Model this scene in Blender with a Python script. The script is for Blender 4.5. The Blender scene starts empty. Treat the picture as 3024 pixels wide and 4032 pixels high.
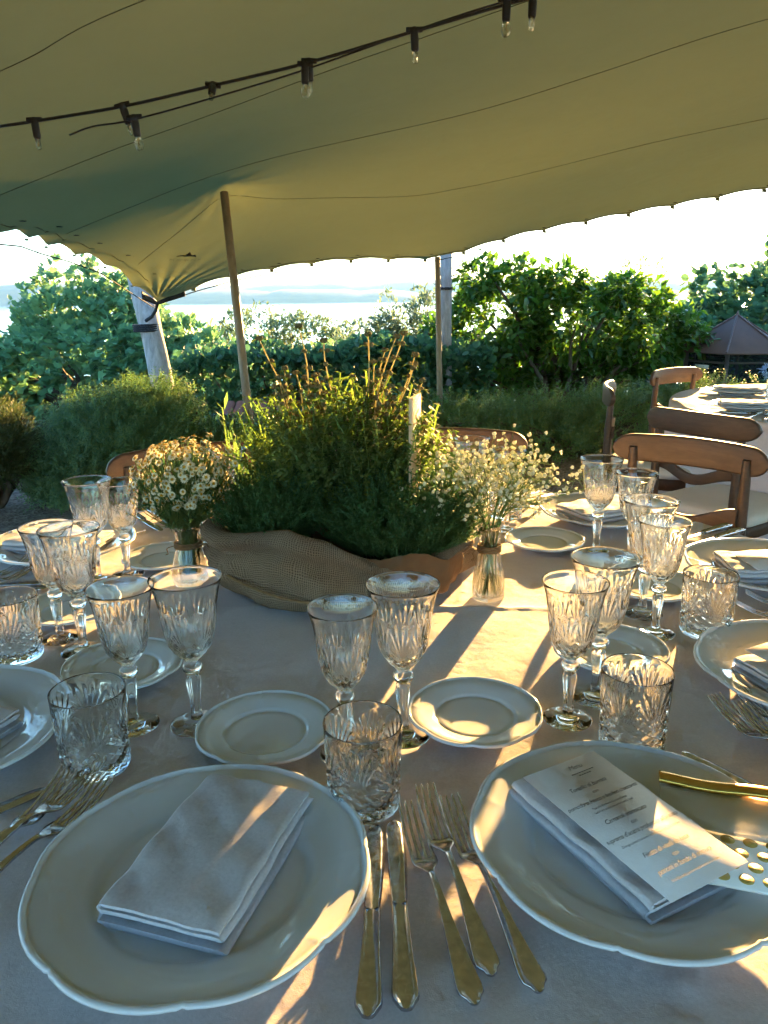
import bpy, math, random
import numpy as np
from mathutils import Vector, Matrix
R = math.radians
sc = bpy.context.scene
col = sc.collection
# ------------------------------------------------------------------ camera
cam_d = bpy.data.cameras.new('camera'); cam = bpy.data.objects.new('camera', cam_d); col.objects.link(cam)
cam_d.sensor_fit = 'VERTICAL'; cam_d.sensor_height = 36.0; cam_d.lens = 36.0*769/1024
cam_d.clip_start = 0.02; cam_d.clip_end = 30000
cam.location = (0, 0, 1.28)
cam.rotation_euler = (Matrix.Rotation(R(90-15.83), 3, 'X') @ Matrix.Rotation(R(-0.6), 3, 'Z')).to_euler()
sc.camera = cam
# ------------------------------------------------------------------ sky, sun, exposure
SUN_EL, SUN_AZ = R(6.7), R(23.7)
w = bpy.data.worlds.new('World'); sc.world = w; w.use_nodes = True
nt = w.node_tree; bg = nt.nodes['Background']
sky = nt.nodes.new('ShaderNodeTexSky'); sky.sky_type = 'NISHITA'; sky.sun_disc = False
sky.sun_elevation = SUN_EL; sky.sun_rotation = SUN_AZ; sky.altitude = 200
sky.air_density = 1.0; sky.dust_density = 0.3; sky.ozone_density = 3.5
nt.links.new(sky.outputs[0], bg.inputs[0]); bg.inputs[1].default_value = 0.105
sl = bpy.data.lights.new('sun', 'SUN'); sl.energy = 5.0; sl.angle = R(0.53); sl.color = (1.0, 0.57, 0.19)
sun = bpy.data.objects.new('sun', sl); col.objects.link(sun)
to_sun = Vector((math.sin(SUN_AZ)*math.cos(SUN_EL), math.cos(SUN_AZ)*math.cos(SUN_EL), math.sin(SUN_EL)))
sun.rotation_euler = to_sun.to_track_quat('Z', 'Y').to_euler()
vs = sc.view_settings
vs.view_transform = 'Standard'; vs.look = 'None'; vs.exposure = 3.7; vs.gamma = 1.0; vs.use_curve_mapping = False
cy = sc.cycles
cy.use_denoising = True
cy.max_bounces = 16; cy.transmission_bounces = 16; cy.transparent_max_bounces = 16; cy.glossy_bounces = 4; cy.diffuse_bounces = 3
cy.use_adaptive_sampling = True; cy.adaptive_threshold = 0.03; cy.adaptive_min_samples = 12
cy.caustics_refractive = True; cy.caustics_reflective = True; cy.blur_glossy = 0.6; cy.sample_clamp_indirect = 6.0
cy.volume_bounces = 0
sl.cycles.is_caustics_light = True
# ------------------------------------------------------------------ helpers
rng = np.random.default_rng(7)
random.seed(3)
TZ = 0.75
def V3(*a): return np.array(a, float)
def tag(o, label, cat, group=None, kind=None):
    if label: o['label'] = label
    if cat: o['category'] = cat
    if group: o['group'] = group
    if kind: o['kind'] = kind
    return o
def empty(name, loc=(0,0,0), rz=0.0, label=None, cat=None, group=None):
    o = bpy.data.objects.new(name, None); col.objects.link(o); o.empty_display_size = .05
    o.location = loc; o.rotation_euler = (0,0,rz)
    return tag(o, label, cat, group)
def copy_tree(o, parent=None):
    c = o.copy(); col.objects.link(c)
    if parent is not None: c.parent = parent
    for ch in list(o.children): copy_tree(ch, c)
    return c
class MB:
    def __init__(s): s.v = []; s.t = []; s.n = 0; s.uv = None
    def add(s, v, t):
        v = np.asarray(v, float).reshape(-1,3); t = np.asarray(t, np.int64).reshape(-1,3)
        s.v.append(v); s.t.append(t + s.n); s.n += len(v); return s
    def grid(s, P, cu=False, cv=False, flip=False):
        P = np.asarray(P, float); a, b = P.shape[:2]
        I = np.arange(a*b).reshape(a, b)
        if cu: I = np.vstack([I, I[:1]])
        if cv: I = np.hstack([I, I[:, :1]])
        q = np.stack([I[:-1,:-1], I[1:,:-1], I[1:,1:], I[:-1,1:]], -1).reshape(-1,4)
        if flip: q = q[:, ::-1]
        return s.add(P.reshape(-1,3), np.vstack([q[:, [0,1,2]], q[:, [0,2,3]]]))
    def loft(s, rings, cap=True):          # rings: list of (n,3), counter-clockwise about travel direction
        P = np.array(rings, float); base = s.n
        s.grid(P, cv=True, flip=True)
        if cap:
            n = P.shape[1]
            for k, fl in ((0, False), (len(P)-1, True)):
                c = P[k].mean(0); i = np.arange(n); j = (i+1) % n
                t = np.stack([np.full(n, n), j, i], -1) if fl else np.stack([np.full(n, n), i, j], -1)
                s.add(np.vstack([P[k], c]), t[:, ::-1])
        return s
    def tube(s, pts, rad, n=8, cap=True):
        pts = np.asarray(pts, float); m = len(pts)
        rad = np.full(m, rad) if np.isscalar(rad) else np.asarray(rad, float)
        d = np.gradient(pts, axis=0); d /= np.linalg.norm(d, axis=1)[:, None] + 1e-12
        up = np.array([0,0,1.]) if abs(d[0,2]) < .9 else np.array([1.,0,0])
        rings = []
        a = np.linspace(0, 2*np.pi, n, endpoint=False)
        u = np.cross(d[0], up); u /= np.linalg.norm(u)
        for k in range(m):
            u = u - d[k]*np.dot(u, d[k]); u /= np.linalg.norm(u) + 1e-12
            v = np.cross(d[k], u)
            rings.append(pts[k] + rad[k]*(np.cos(a)[:,None]*u + np.sin(a)[:,None]*v))
        return s.loft(rings, cap)
    def box(s, c, d, rz=0.0, tilt=None):
        x, y, z = np.array(d)/2.
        p = np.array([[-x,-y,-z],[x,-y,-z],[x,y,-z],[-x,y,-z],[-x,-y,z],[x,-y,z],[x,y,z],[-x,y,z]])
        if tilt is not None: p = p @ np.array(tilt).T
        if rz: p = p @ np.array([[math.cos(rz), math.sin(rz),0],[-math.sin(rz), math.cos(rz),0],[0,0,1]])
        f = [[0,2,1],[0,3,2],[4,5,6],[4,6,7],[0,1,5],[0,5,4],[1,2,6],[1,6,5],[2,3,7],[2,7,6],[3,0,4],[3,4,7]]
        return s.add(p + np.array(c, float), f)
    def inst(s, T, pos, Rm, sca):
        tv, tt = T; N = len(pos)
        if N == 0: return s
        sca = np.asarray(sca, float)
        if sca.ndim == 1: sca = sca[:, None]
        vv = tv[None] * sca[:, None, :]
        vv = np.einsum('nij,nkj->nki', Rm, vv) + pos[:, None, :]
        tt = (tt[None] + (np.arange(N)*len(tv))[:, None, None]).reshape(-1,3)
        return s.add(vv.reshape(-1,3), tt)
    def build(s, name, mat=None, parent=None, smooth=True, loc=None, uv=None):
        me = bpy.data.meshes.new(name)
        v = np.vstack(s.v); t = np.vstack(s.t)
        me.vertices.add(len(v)); me.vertices.foreach_set('co', v.astype(np.float32).ravel())
        me.loops.add(len(t)*3); me.loops.foreach_set('vertex_index', t.astype(np.int32).ravel())
        me.polygons.add(len(t)); me.polygons.foreach_set('loop_start', (np.arange(len(t))*3).astype(np.int32))
        if smooth: me.polygons.foreach_set('use_smooth', np.ones(len(t), bool))
        me.update(calc_edges=True)
        if uv is not None:
            ul = me.uv_layers.new(name='UVMap'); ul.data.foreach_set('uv', np.asarray(uv, np.float32)[t.ravel()].ravel())
        if mat: me.materials.append(mat)
        o = bpy.data.objects.new(name, me); col.objects.link(o)
        if parent is not None: o.parent = parent
        if loc is not None: o.location = loc
        return o
def text_mesh(o):                            # lettering becomes a plain mesh
    me = bpy.data.meshes.new_from_object(o); n = bpy.data.objects.new('lettering_tmp', me); col.objects.link(n)
    n.parent = o.parent; n.matrix_basis = o.matrix_basis.copy(); nm = o.name; bpy.data.objects.remove(o); n.name = nm; return n
def obj_from(mesh, name, parent=None, loc=None):
    o = bpy.data.objects.new(name, mesh); col.objects.link(o)
    if parent is not None: o.parent = parent
    if loc is not None: o.location = loc
    return o
def lathe(mb, prof, n=48, disp=None, closed=False):
    """prof: list of (r,z) from outer bottom axis to inner bottom axis; outward faces."""
    th = np.linspace(0, 2*np.pi, n, endpoint=False)
    P = np.zeros((len(prof), n, 3))
    for i, (r, z) in enumerate(prof):
        rr = np.full(n, r); zz = np.full(n, z)
        if disp is not None: rr, zz = disp(i, r, z, th)
        P[i, :, 0] = rr*np.cos(th); P[i, :, 1] = rr*np.sin(th); P[i, :, 2] = zz
    return mb.grid(P, cv=True, flip=True)
def frames(d, roll):
    d = d/(np.linalg.norm(d, axis=1)[:, None]+1e-9)
    up = np.where(np.abs(d[:, 2:3]) < .95, np.array([[0,0,1.]]), np.array([[1.,0,0]]))
    sx = np.cross(d, up); sx /= np.linalg.norm(sx, axis=1)[:, None]+1e-9
    nz = np.cross(sx, d)
    c, s_ = np.cos(roll)[:, None], np.sin(roll)[:, None]
    a = sx*c + nz*s_; b = -sx*s_ + nz*c
    return np.stack([a, d, b], -1)          # columns: side, along, normal
def rand_dirs(n, zb=0.0):
    d = rng.normal(size=(n,3)); d[:,2] += zb; return d/np.linalg.norm(d, axis=1)[:,None]
def vnoise(p, seed=0, k=5):                 # cheap smooth 3-D noise, about -1..1
    r = np.random.default_rng(seed); o = np.zeros(len(p))
    for _ in range(k):
        f = r.normal(size=3); ph = r.uniform(0, 6.28); o += np.sin(p @ f + ph)
    return o/math.sqrt(k)
# ------------------------------------------------------------------ materials
class NT:
    def __init__(s, name):
        s.m = bpy.data.materials.new(name); s.m.use_nodes = True; s.t = s.m.node_tree
        s.t.nodes.clear(); s.out = s.n('ShaderNodeOutputMaterial')
    def n(s, typ, **kw):
        nd = s.t.nodes.new(typ)
        for k, v in kw.items():
            if k.startswith('_'): setattr(nd, k[1:], v)
            else:
                key = int(k[1:]) if k[0] == 'i' and k[1:].isdigit() else k.replace('__', ' ')
                nd.inputs[key].default_value = v
        return nd
    def l(s, a, b): s.t.links.new(a, b)
    def ramp(s, fac, stops):
        r = s.n('ShaderNodeValToRGB'); e = r.color_ramp.elements
        while len(e) < len(stops): e.new(0.5)
        for i, (p, c) in enumerate(stops): e[i].position = p; e[i].color = (*c, 1) if len(c) == 3 else c
        s.l(fac, r.inputs[0]); return r.outputs[0]
    def bump(s, h, strength, dist=0.002):
        b = s.n('ShaderNodeBump', Strength=strength, Distance=dist); s.l(h, b.inputs['Height']); return b.outputs[0]
    def finish(s, sh): s.l(sh, s.out.inputs[0]); return s.m
def pbsdf(T, rough=.5, metal=0., spec=.5, **kw):
    p = T.n('ShaderNodeBsdfPrincipled'); p.inputs['Roughness'].default_value = rough
    p.inputs['Metallic'].default_value = metal; p.inputs['Specular IOR Level'].default_value = spec
    for k, v in kw.items(): p.inputs[k.replace('_', ' ')].default_value = v
    return p
def m_simple(name, c, c2=None, scale=8., rough=.5, metal=0., spec=.5, bump=0., bscale=None, stretch=(1,1,1), rvar=0., trans=0.):
    T = NT(name); p = pbsdf(T, rough, metal, spec)
    tc = T.n('ShaderNodeTexCoord'); mp = T.n('ShaderNodeMapping'); mp.inputs['Scale'].default_value = stretch
    T.l(tc.outputs['Object'], mp.inputs[0])
    nz = T.n('ShaderNodeTexNoise', Scale=scale, Detail=5., Roughness=.6); T.l(mp.outputs[0], nz.inputs[0])
    if c2 is None: c2 = tuple(x*.8 for x in c)
    cc = T.ramp(nz.outputs[0], [(.3, c2), (.7, c)]); T.l(cc, p.inputs['Base Color'])
    if rvar:
        mr = T.n('ShaderNodeMapRange'); mr.inputs[3].default_value = rough-rvar; mr.inputs[4].default_value = rough+rvar
        T.l(nz.outputs[0], mr.inputs[0]); T.l(mr.outputs[0], p.inputs['Roughness'])
    if bump:
        n2 = T.n('ShaderNodeTexNoise', Scale=bscale or scale*4, Detail=4.); T.l(mp.outputs[0], n2.inputs[0])
        T.l(T.bump(n2.outputs[0], bump), p.inputs['Normal'])
    if trans:
        tr = T.n('ShaderNodeBsdfTranslucent'); T.l(cc, tr.inputs[0]); mx = T.n('ShaderNodeMixShader', i0=trans)
        T.l(p.outputs[0], mx.inputs[1]); T.l(tr.outputs[0], mx.inputs[2]); return T.finish(mx.outputs[0])
    return T.finish(p.outputs[0])
def m_leaf(name, cols, rough=.45, trans=.4, spec=.35, tcol=None):
    T = NT(name); g = T.n('ShaderNodeNewGeometry')
    k = len(cols); cc = T.ramp(g.outputs['Random Per Island'], [(i/(max(k-1,1)), c) for i, c in enumerate(cols)])
    p = pbsdf(T, rough, 0., spec); T.l(cc, p.inputs['Base Color'])
    tr = T.n('ShaderNodeBsdfTranslucent')
    if tcol:
        mm = T.n('ShaderNodeMix', _data_type='RGBA', _blend_type='MULTIPLY'); mm.inputs[0].default_value = 1.
        T.l(cc, mm.inputs[6]); mm.inputs[7].default_value = (*tcol, 1); T.l(mm.outputs[2], tr.inputs[0])
    else: T.l(cc, tr.inputs[0])
    mx = T.n('ShaderNodeMixShader', i0=trans); T.l(p.outputs[0], mx.inputs[1]); T.l(tr.outputs[0], mx.inputs[2])
    return T.finish(mx.outputs[0])
def m_glass(name, tr=.3, tint=(.985,.99,.985), ior=1.5):
    T = NT(name)
    gl = T.n('ShaderNodeBsdfGlass', Roughness=0.0, IOR=ior); gl.inputs['Color'].default_value = (*tint, 1)
    tp = T.n('ShaderNodeBsdfTransparent'); tp.inputs[0].default_value = (.97,.975,.97,1)
    mx = T.n('ShaderNodeMixShader', i0=tr); T.l(gl.outputs[0], mx.inputs[1]); T.l(tp.outputs[0], mx.inputs[2])
    return T.finish(mx.outputs[0])
def m_cloth(name, c, c2, weave=900., bump=.25, wr=.35, sheen=.1):
    T = NT(name); p = pbsdf(T, .85, 0., .2); tc = T.n('ShaderNodeTexCoord')
    nz = T.n('ShaderNodeTexNoise', Scale=5., Detail=6., Roughness=.65); T.l(tc.outputs['Object'], nz.inputs[0])
    nf = T.n('ShaderNodeTexNoise', Scale=320., Detail=3.); T.l(tc.outputs['Object'], nf.inputs[0]); cm = T.n('ShaderNodeMix', _data_type='RGBA', _blend_type='MULTIPLY'); cm.inputs[0].default_value = 1.
    T.l(T.ramp(nz.outputs[0], [(.3, c2), (.7, c)]), cm.inputs[6]); T.l(T.ramp(nf.outputs[0], [(.3, (.88,.88,.88)), (.7, (1.,1.,1.))]), cm.inputs[7]); T.l(cm.outputs[2], p.inputs['Base Color'])
    wv = T.n('ShaderNodeTexNoise', Scale=weave, Detail=2.); T.l(tc.outputs['Object'], wv.inputs[0])
    w2 = T.n('ShaderNodeTexNoise', Scale=28., Detail=4., Roughness=.55); T.l(tc.outputs['Object'], w2.inputs[0])
    b1 = T.n('ShaderNodeBump', Strength=wr, Distance=.006); T.l(w2.outputs[0], b1.inputs['Height'])
    b2 = T.n('ShaderNodeBump', Strength=bump, Distance=.0006); T.l(wv.outputs[0], b2.inputs['Height']); T.l(b1.outputs[0], b2.inputs['Normal'])
    T.l(b2.outputs[0], p.inputs['Normal'])
    p.inputs['Sheen Weight'].default_value = sheen
    return T.finish(p.outputs[0])
def m_wood(name, c, c2, scale=14., rough=.45, axis=(1,9,9), bump=.15, spec=.4):
    T = NT(name); p = pbsdf(T, rough, 0., spec); tc = T.n('ShaderNodeTexCoord')
    mp = T.n('ShaderNodeMapping'); mp.inputs['Scale'].default_value = axis; T.l(tc.outputs['Object'], mp.inputs[0])
    nz = T.n('ShaderNodeTexNoise', Scale=scale, Detail=7., Roughness=.7, Distortion=.6); T.l(mp.outputs[0], nz.inputs[0])
    T.l(T.ramp(nz.outputs[0], [(.28, c2), (.5, tuple((a+b)/2 for a, b in zip(c, c2))), (.72, c)]), p.inputs['Base Color'])
    T.l(T.bump(nz.outputs[0], bump), p.inputs['Normal'])
    return T.finish(p.outputs[0])
M = {}
M['glass'] = m_glass('crystal', .0)
M['glass_thin'] = m_glass('clear_glass', .35)
M['bulb'] = m_glass('bulb_glass', .6)
M['water'] = m_glass('vase_water', .5, (.97,.98,.95), 1.33)
M['porcelain'] = m_simple('porcelain', (.60,.63,.65), (.56,.585,.60), 3., .05, 0., .6)
M['cloth'] = m_cloth('table_linen', (.60,.545,.545), (.53,.48,.48), 900., .35, .28)
M['napkin'] = m_cloth('napkin_linen', (.56,.54,.56), (.49,.475,.50), 1400., .45, .4)
M['silver'] = m_simple('silver_plate', (.62,.64,.69), (.36,.37,.40), 140., .16, 1., .5, .08, 500., (1,1,1), .12)
M['paper'] = m_simple('menu_paper', (.60,.55,.53), (.57,.52,.50), 120., .7, 0., .3, .1, 400.)
M['ink'] = m_simple('ink', (.04,.035,.035), (.03,.03,.03), 8., .7)
M['gold'] = m_simple('gold_foil', (.62,.36,.07), (.45,.24,.04), 30., .22, .8, .5, .2, 60.)
M['cello'] = m_glass('cellophane', .72, (.99,.98,.96), 1.3)
M['white'] = m_simple('white_card', (.76,.75,.72), (.72,.71,.68), 20., .6)
M['black'] = m_simple('black_rubber', (.012,.013,.018), (.008,.008,.012), 30., .5)
M['strap'] = m_simple('black_webbing', (.016,.017,.02), (.01,.01,.012), 60., .8)
M['kraft'] = m_simple('kraft_paper', (.19,.10,.046), (.12,.065,.03), 14., .75, 0., .2, .4, 40.)
M['twine'] = m_simple('jute_twine', (.28,.17,.08), (.16,.09,.04), 120., .9, 0., .1, .5, 400.)
M['soil'] = m_simple('soil', (.03,.02,.014), (.015,.01,.008), 40., .95, 0., .1, .6, 90.)
M['birch'] = m_wood('pale_wood', (.62,.46,.29), (.54,.39,.23), 6., .55, (9,9,1))
M['chair'] = m_wood('chair_wood', (.088,.050,.028), (.045,.024,.013), 9., .45, (1,8,8), .1, .35)
M['cushion'] = m_cloth('seat_linen', (.62,.58,.50), (.55,.51,.44), 900., .25, .2)
M['bamboo'] = m_wood('pole_wood', (.30,.20,.10), (.18,.115,.055), 5., .5, (9,9,1))
M['driftwood'] = m_wood('weathered_wood', (.44,.41,.38), (.20,.18,.165), 4.5, .85, (6,6,1.1), .8)
M['canopy'] = None
# ================================================================== CANOPY HEIGHTS
CP = np.array([(-2.042,7.265,1.24),(-1.777,7.608,1.353),(-1.115,8.125,1.525),(-.214,8.517,1.625),(.613,8.838,1.65),(1.391,8.84,1.846),
 (2.424,8.632,2.03),(3.222,8.459,2.154),(3.879,8.28,2.253),(5.6,7.8,2.47),(9.,7.,2.75),(-2.158,6.601,1.466),(-2.287,5.711,1.61),(-2.23,4.774,1.635),
 (-2.6,3.3,1.68),(-2.9,1.5,1.82),(-3.3,-3.2,1.8),(-1.137,6.011,1.975),(0,3.,2.33),(0,.5,2.55),(2,4,2.52),(1.2,6.5,2.14),(3,6.5,2.40),(5,3,2.6),(7.5,1,2.6),
 (4,-3.2,2.4),(-1.2,3.2,2.10),(0,-3.2,2.4),(9,-3.2,2.4),(-.3,6.6,2.0)])  # beyond the view, canopy reach and height are shaped for light on the table
def tps(C):
    n = len(C); d = np.linalg.norm(C[:,None,:2]-C[None,:,:2], axis=2)
    K = np.where(d > 0, d**2*np.log(d+1e-12), 0) + np.eye(n)*1e-3
    Pm = np.hstack([np.ones((n,1)), C[:,:2]]); A = np.vstack([np.hstack([K, Pm]), np.hstack([Pm.T, np.zeros((3,3))])])
    return np.linalg.solve(A, np.concatenate([C[:,2], np.zeros(3)]))
CW = tps(CP)
def canH(p):
    p = np.asarray(p, float).reshape(-1,2); d = np.linalg.norm(p[:,None]-CP[None,:,:2], axis=2)
    K = np.where(d > 0, d**2*np.log(d+1e-12), 0)
    h = K @ CW[:-3] + CW[-3] + p @ CW[-2:]
    dp = np.linalg.norm(p - np.array([-1.137,6.011]), axis=1)
    return h + .05*np.exp(-(dp/.28)**2) + .03*np.exp(-dp/.12)
def polyline(pts, n):
    pts = np.asarray(pts, float); seg = np.linalg.norm(np.diff(pts, axis=0), axis=1); s = np.concatenate([[0], np.cumsum(seg)])
    # Catmull-Rom through the points, resampled by chord length
    q = np.linspace(0, s[-1], n); P = np.vstack([2*pts[0]-pts[1], pts, 2*pts[-1]-pts[-2]]); out = []
    for x in q:
        k = min(np.searchsorted(s, x, side='right')-1, len(pts)-2); k = max(k, 0); t = (x-s[k])/(seg[k]+1e-12)
        a, b, c, d = P[k], P[k+1], P[k+2], P[k+3]
        out.append(.5*((2*b)+(-a+c)*t+(2*a-5*b+4*c-d)*t*t+(-a+3*b-3*c+d)*t**3))
    return np.array(out)
# ================================================================== SETTING: ground, lake, hills
def terr(x, y):
    y = np.asarray(y, float)
    z = np.where(y < 7.2, 0., -(y-7.2)*.16)
    z = np.where(y > 30, -3.65-(y-30)*.16, z)
    return np.maximum(z, -46.)
xs = np.concatenate([np.linspace(-900,-40,14), np.linspace(-30,30,41), np.linspace(40,900,14)])
ys = np.concatenate([np.linspace(-400,-20,8), np.linspace(-12,6,10), np.linspace(7.2,60,50), np.linspace(70,420,20)])
X, Y = np.meshgrid(xs, ys, indexing='ij')
Z = terr(X, Y); Z = Z + np.where(Y > 9, .18*np.sin(X*.7+Y*.4)+.1*np.sin(X*1.9-Y), 0)
T = NT('garden_ground'); p = pbsdf(T, .95, 0., .15); tc = T.n('ShaderNodeTexCoord')
n1 = T.n('ShaderNodeTexVoronoi', Scale=55.); T.l(tc.outputs['Object'], n1.inputs[0])
n2 = T.n('ShaderNodeTexNoise', Scale=.6, Detail=8.); T.l(tc.outputs['Object'], n2.inputs[0])
gcol = T.ramp(n1.outputs['Color'], [(.1,(.10,.085,.065)),(.5,(.19,.165,.13)),(.9,(.28,.25,.20))])
grs = T.ramp(n2.outputs[0], [(.3,(.05,.075,.025)),(.7,(.10,.12,.04))])
sp = T.n('ShaderNodeSeparateXYZ'); T.l(tc.outputs['Object'], sp.inputs[0])
ad = T.n('ShaderNodeMath', _operation='ADD'); T.l(sp.outputs[1], ad.inputs[0])
nn = T.n('ShaderNodeMath', _operation='MULTIPLY'); T.l(n2.outputs[0], nn.inputs[0]); nn.inputs[1].default_value = 1.2; T.l(nn.outputs[0], ad.inputs[1])
mr = T.n('ShaderNodeMapRange'); mr.inputs[1].default_value = 6.3; mr.inputs[2].default_value = 6.7; T.l(ad.outputs[0], mr.inputs[0])
mx = T.n('ShaderNodeMix', _data_type='RGBA'); T.l(mr.outputs[0], mx.inputs[0]); T.l(gcol, mx.inputs[6]); T.l(grs, mx.inputs[7])
T.l(mx.outputs[2], p.inputs['Base Color']); T.l(T.bump(n1.outputs[0], .8, .01), p.inputs['Normal'])
M['ground'] = T.finish(p.outputs[0])
g = MB().grid(np.stack([X, Y, Z], -1)).build('ground', M['ground']); g['kind'] = 'structure'
T = NT('lake_water'); p = pbsdf(T, .12, 0., .5, IOR=1.33); p.inputs['Base Color'].default_value = (.05,.09,.11,1)
tc = T.n('ShaderNodeTexCoord'); nz = T.n('ShaderNodeTexNoise', Scale=.05, Detail=6.); T.l(tc.outputs['Object'], nz.inputs[0])
T.l(T.bump(nz.outputs[0], .25, 2.), p.inputs['Normal']); M['lake'] = T.finish(p.outputs[0])
lk = MB().grid(np.array([[[-9000,150,-45.],[-9000,9000,-45.]],[[9000,150,-45.],[9000,9000,-45.]]])).build('lake_water', M['lake'], None, False); lk['kind'] = 'structure'
M['hill'] = m_simple('wooded_hill', (.09,.12,.07), (.05,.075,.045), .01, .95, 0., .1)
def ridge(name, yd, hs, seed, depth=900):
    x = np.linspace(-8000, 8000, 160); r = np.random.default_rng(seed)
    h = np.interp(x, *zip(*hs)) + sum(r.uniform(.3,1)*6*np.sin(x*f*.001+r.uniform(0,6)) for f in (2.1,3.7,6.3,11.,19.,31.))
    h = np.maximum(h, 2)
    prof = [(0, -.02), (.12, .25), (.3, .55), (.55, .85), (.8, 1.), (1.3, .8)]
    P = np.stack([np.stack([x, np.full_like(x, yd + depth*a + 40*np.sin(x*.003)), -46 + h*b], -1) for a, b in prof], 1)
    o = MB().grid(P).build(name, M['hill']); o['kind'] = 'structure'; return o
ridge('hills', 4700, [(-8000,80),(-3000,120),(-2300,140),(-1800,110),(-900,80),(0,70),(700,50),(1600,50),(8000,110)], 3)
ridge('far_hills', 6300, [(-8000,140),(-2500,130),(-1500,140),(-700,150),(0,160),(800,170),(1700,140),(3000,150),(8000,150)], 9, 1500)
# the air between here and the far shore
T = NT('pale_haze'); pv = T.n('ShaderNodeVolumePrincipled', Density=.00006, Anisotropy=.2); pv.inputs['Color'].default_value = (.24,.52,1.,1)
T.l(pv.outputs[0], T.out.inputs['Volume']); M['haze'] = T.m
hz = MB().box((0,4325,64),(18400,9550,222)).build('haze', M['haze'], None, False); hz['kind'] = 'stuff'; hz['label'] = 'pale blue haze over the lake and far hills'
# ================================================================== STRETCH TENT CANOPY
T = NT('olive_tent_fabric'); tc = T.n('ShaderNodeTexCoord')
nz = T.n('ShaderNodeTexNoise', Scale=1.6, Detail=9., Roughness=.7); T.l(tc.outputs['Object'], nz.inputs[0])
cc = T.ramp(nz.outputs[0], [(.25,(.168,.172,.096)),(.5,(.186,.189,.107)),(.75,(.202,.204,.116))])
p = pbsdf(T, .9, 0., .1); T.l(cc, p.inputs['Base Color'])
wv = T.n('ShaderNodeTexNoise', Scale=260., Detail=2.); T.l(tc.outputs['Object'], wv.inputs[0]); w3 = T.n('ShaderNodeTexNoise', Scale=2.2, Detail=3., Distortion=.8); T.l(tc.outputs['Object'], w3.inputs[0])
b3 = T.n('ShaderNodeBump', Strength=.35, Distance=.03); T.l(w3.outputs[0], b3.inputs['Height']); b4 = T.n('ShaderNodeBump', Strength=.25, Distance=.001); T.l(wv.outputs[0], b4.inputs['Height']); T.l(b3.outputs[0], b4.inputs['Normal']); T.l(b4.outputs[0], p.inputs['Normal'])
tr = T.n('ShaderNodeBsdfTranslucent'); tr.inputs[0].default_value = (.115,.128,.048,1)
mx = T.n('ShaderNodeMixShader', i0=.34); T.l(p.outputs[0], mx.inputs[1]); T.l(tr.outputs[0], mx.inputs[2])
M['canopy'] = T.finish(mx.outputs[0])
M['seam'] = m_simple('seam_thread', (.09,.09,.045), (.075,.07,.035), 60., .9)
FR = polyline(np.vstack([CP[0:11,:2]]), 421); LE = polyline(np.vstack([CP[0:1,:2], CP[11:17,:2]]), 301)
BK = polyline([(-3.3,-3.2),(1,-3.4),(9,-3.2)], 421); RT = polyline([(9,7),(9.2,2),(9,-3.2)], 301)
def arclen(P): return np.concatenate([[0], np.cumsum(np.linalg.norm(np.diff(P, axis=0), axis=1))])
U = np.linspace(0,1,421); ve = np.concatenate([np.linspace(0,.06,40)[:-1], np.linspace(.06,1,150)])
sf, slf = arclen(FR), arclen(LE)
TAB = .43
LEv = np.stack([np.interp(ve, np.linspace(0,1,301), LE[:,k]) for k in (0,1)], -1); RTv = np.stack([np.interp(ve, np.linspace(0,1,301), RT[:,k]) for k in (0,1)], -1)
slv = np.interp(ve, np.linspace(0,1,301), slf)
u = np.concatenate([np.linspace(0,.06,40)[:-1], np.linspace(.06,1,300)])
FRu = np.stack([np.interp(u, U, FR[:,k]) for k in (0,1)], -1); BKu = np.stack([np.interp(u, U, BK[:,k]) for k in (0,1)], -1); sfu = np.interp(u, U, sf)
uu, vv = u[:,None,None], ve[None,:,None]
S = (1-vv)*FRu[:,None] + vv*BKu[:,None] + (1-uu)*LEv[None] + uu*RTv[None] - ((1-uu)*(1-vv)*FR[0] + uu*(1-vv)*FR[-1] + (1-uu)*vv*BK[0] + uu*vv*BK[-1])
Hc = canH(S.reshape(-1,2)).reshape(S.shape[:2])
dF = slv[None,:]*np.ones_like(Hc); dL = sfu[:,None]*np.ones_like(Hc)
scF = np.abs(np.sin(np.pi*sfu/TAB))**.7; scL = np.abs(np.sin(np.pi*slv/TAB))**.7
Hc = Hc + .024*(scF[:,None]-.15)*np.exp(-dF/.13) + .05*(scL[None,:]-.15)*np.exp(-dL/.13)
cor = np.exp(-(np.hypot(S[...,0]+2.042, S[...,1]-7.265)/.45)**2)
ang = np.arctan2(S[...,1]-7.265, S[...,0]+2.042)
Hc = Hc + .018*cor*np.sin(ang*19)*np.minimum(1, np.hypot(S[...,0]+2.042, S[...,1]-7.265)/.2)
dpl = np.hypot(S[...,0]+1.137, S[...,1]-6.011); apl = np.arctan2(S[...,1]-6.011, S[...,0]+1.137)
Hc = Hc + .007*np.sin(apl*14+1.)*np.exp(-(dpl/.38)**2)*np.minimum(1, dpl/.12)
can = empty('tent_canopy', (0,0,0), 0, 'olive green stretch tent canopy spread overhead', 'canopy')
MB().grid(np.concatenate([S, Hc[...,None]], -1)).build('fabric', M['canopy'], can)
def on_can(pts, n=60, off=-.002, r=.0017, name='seam', mat='seam'):
    q = polyline(pts, n); z = canH(q) + off
    return MB().tube(np.column_stack([q, z]), r, 5).build(name, M[mat], can)
on_can([(-2.3,3.2),(-1.36,3.1),(-.88,2.92),(.3,2.6),(1.4,2.3)])
on_can([(-2.2,4.2),(-1.43,4.17),(-.78,4.08),(.02,3.75),(1.2,3.2),(2.4,2.8)])
on_can([(-2.11,5.46),(-1.5,5.45),(-.77,5.31),(-.06,5.15),(.59,4.92),(1.18,4.54),(1.82,4.08),(3.2,3.4)])
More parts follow.
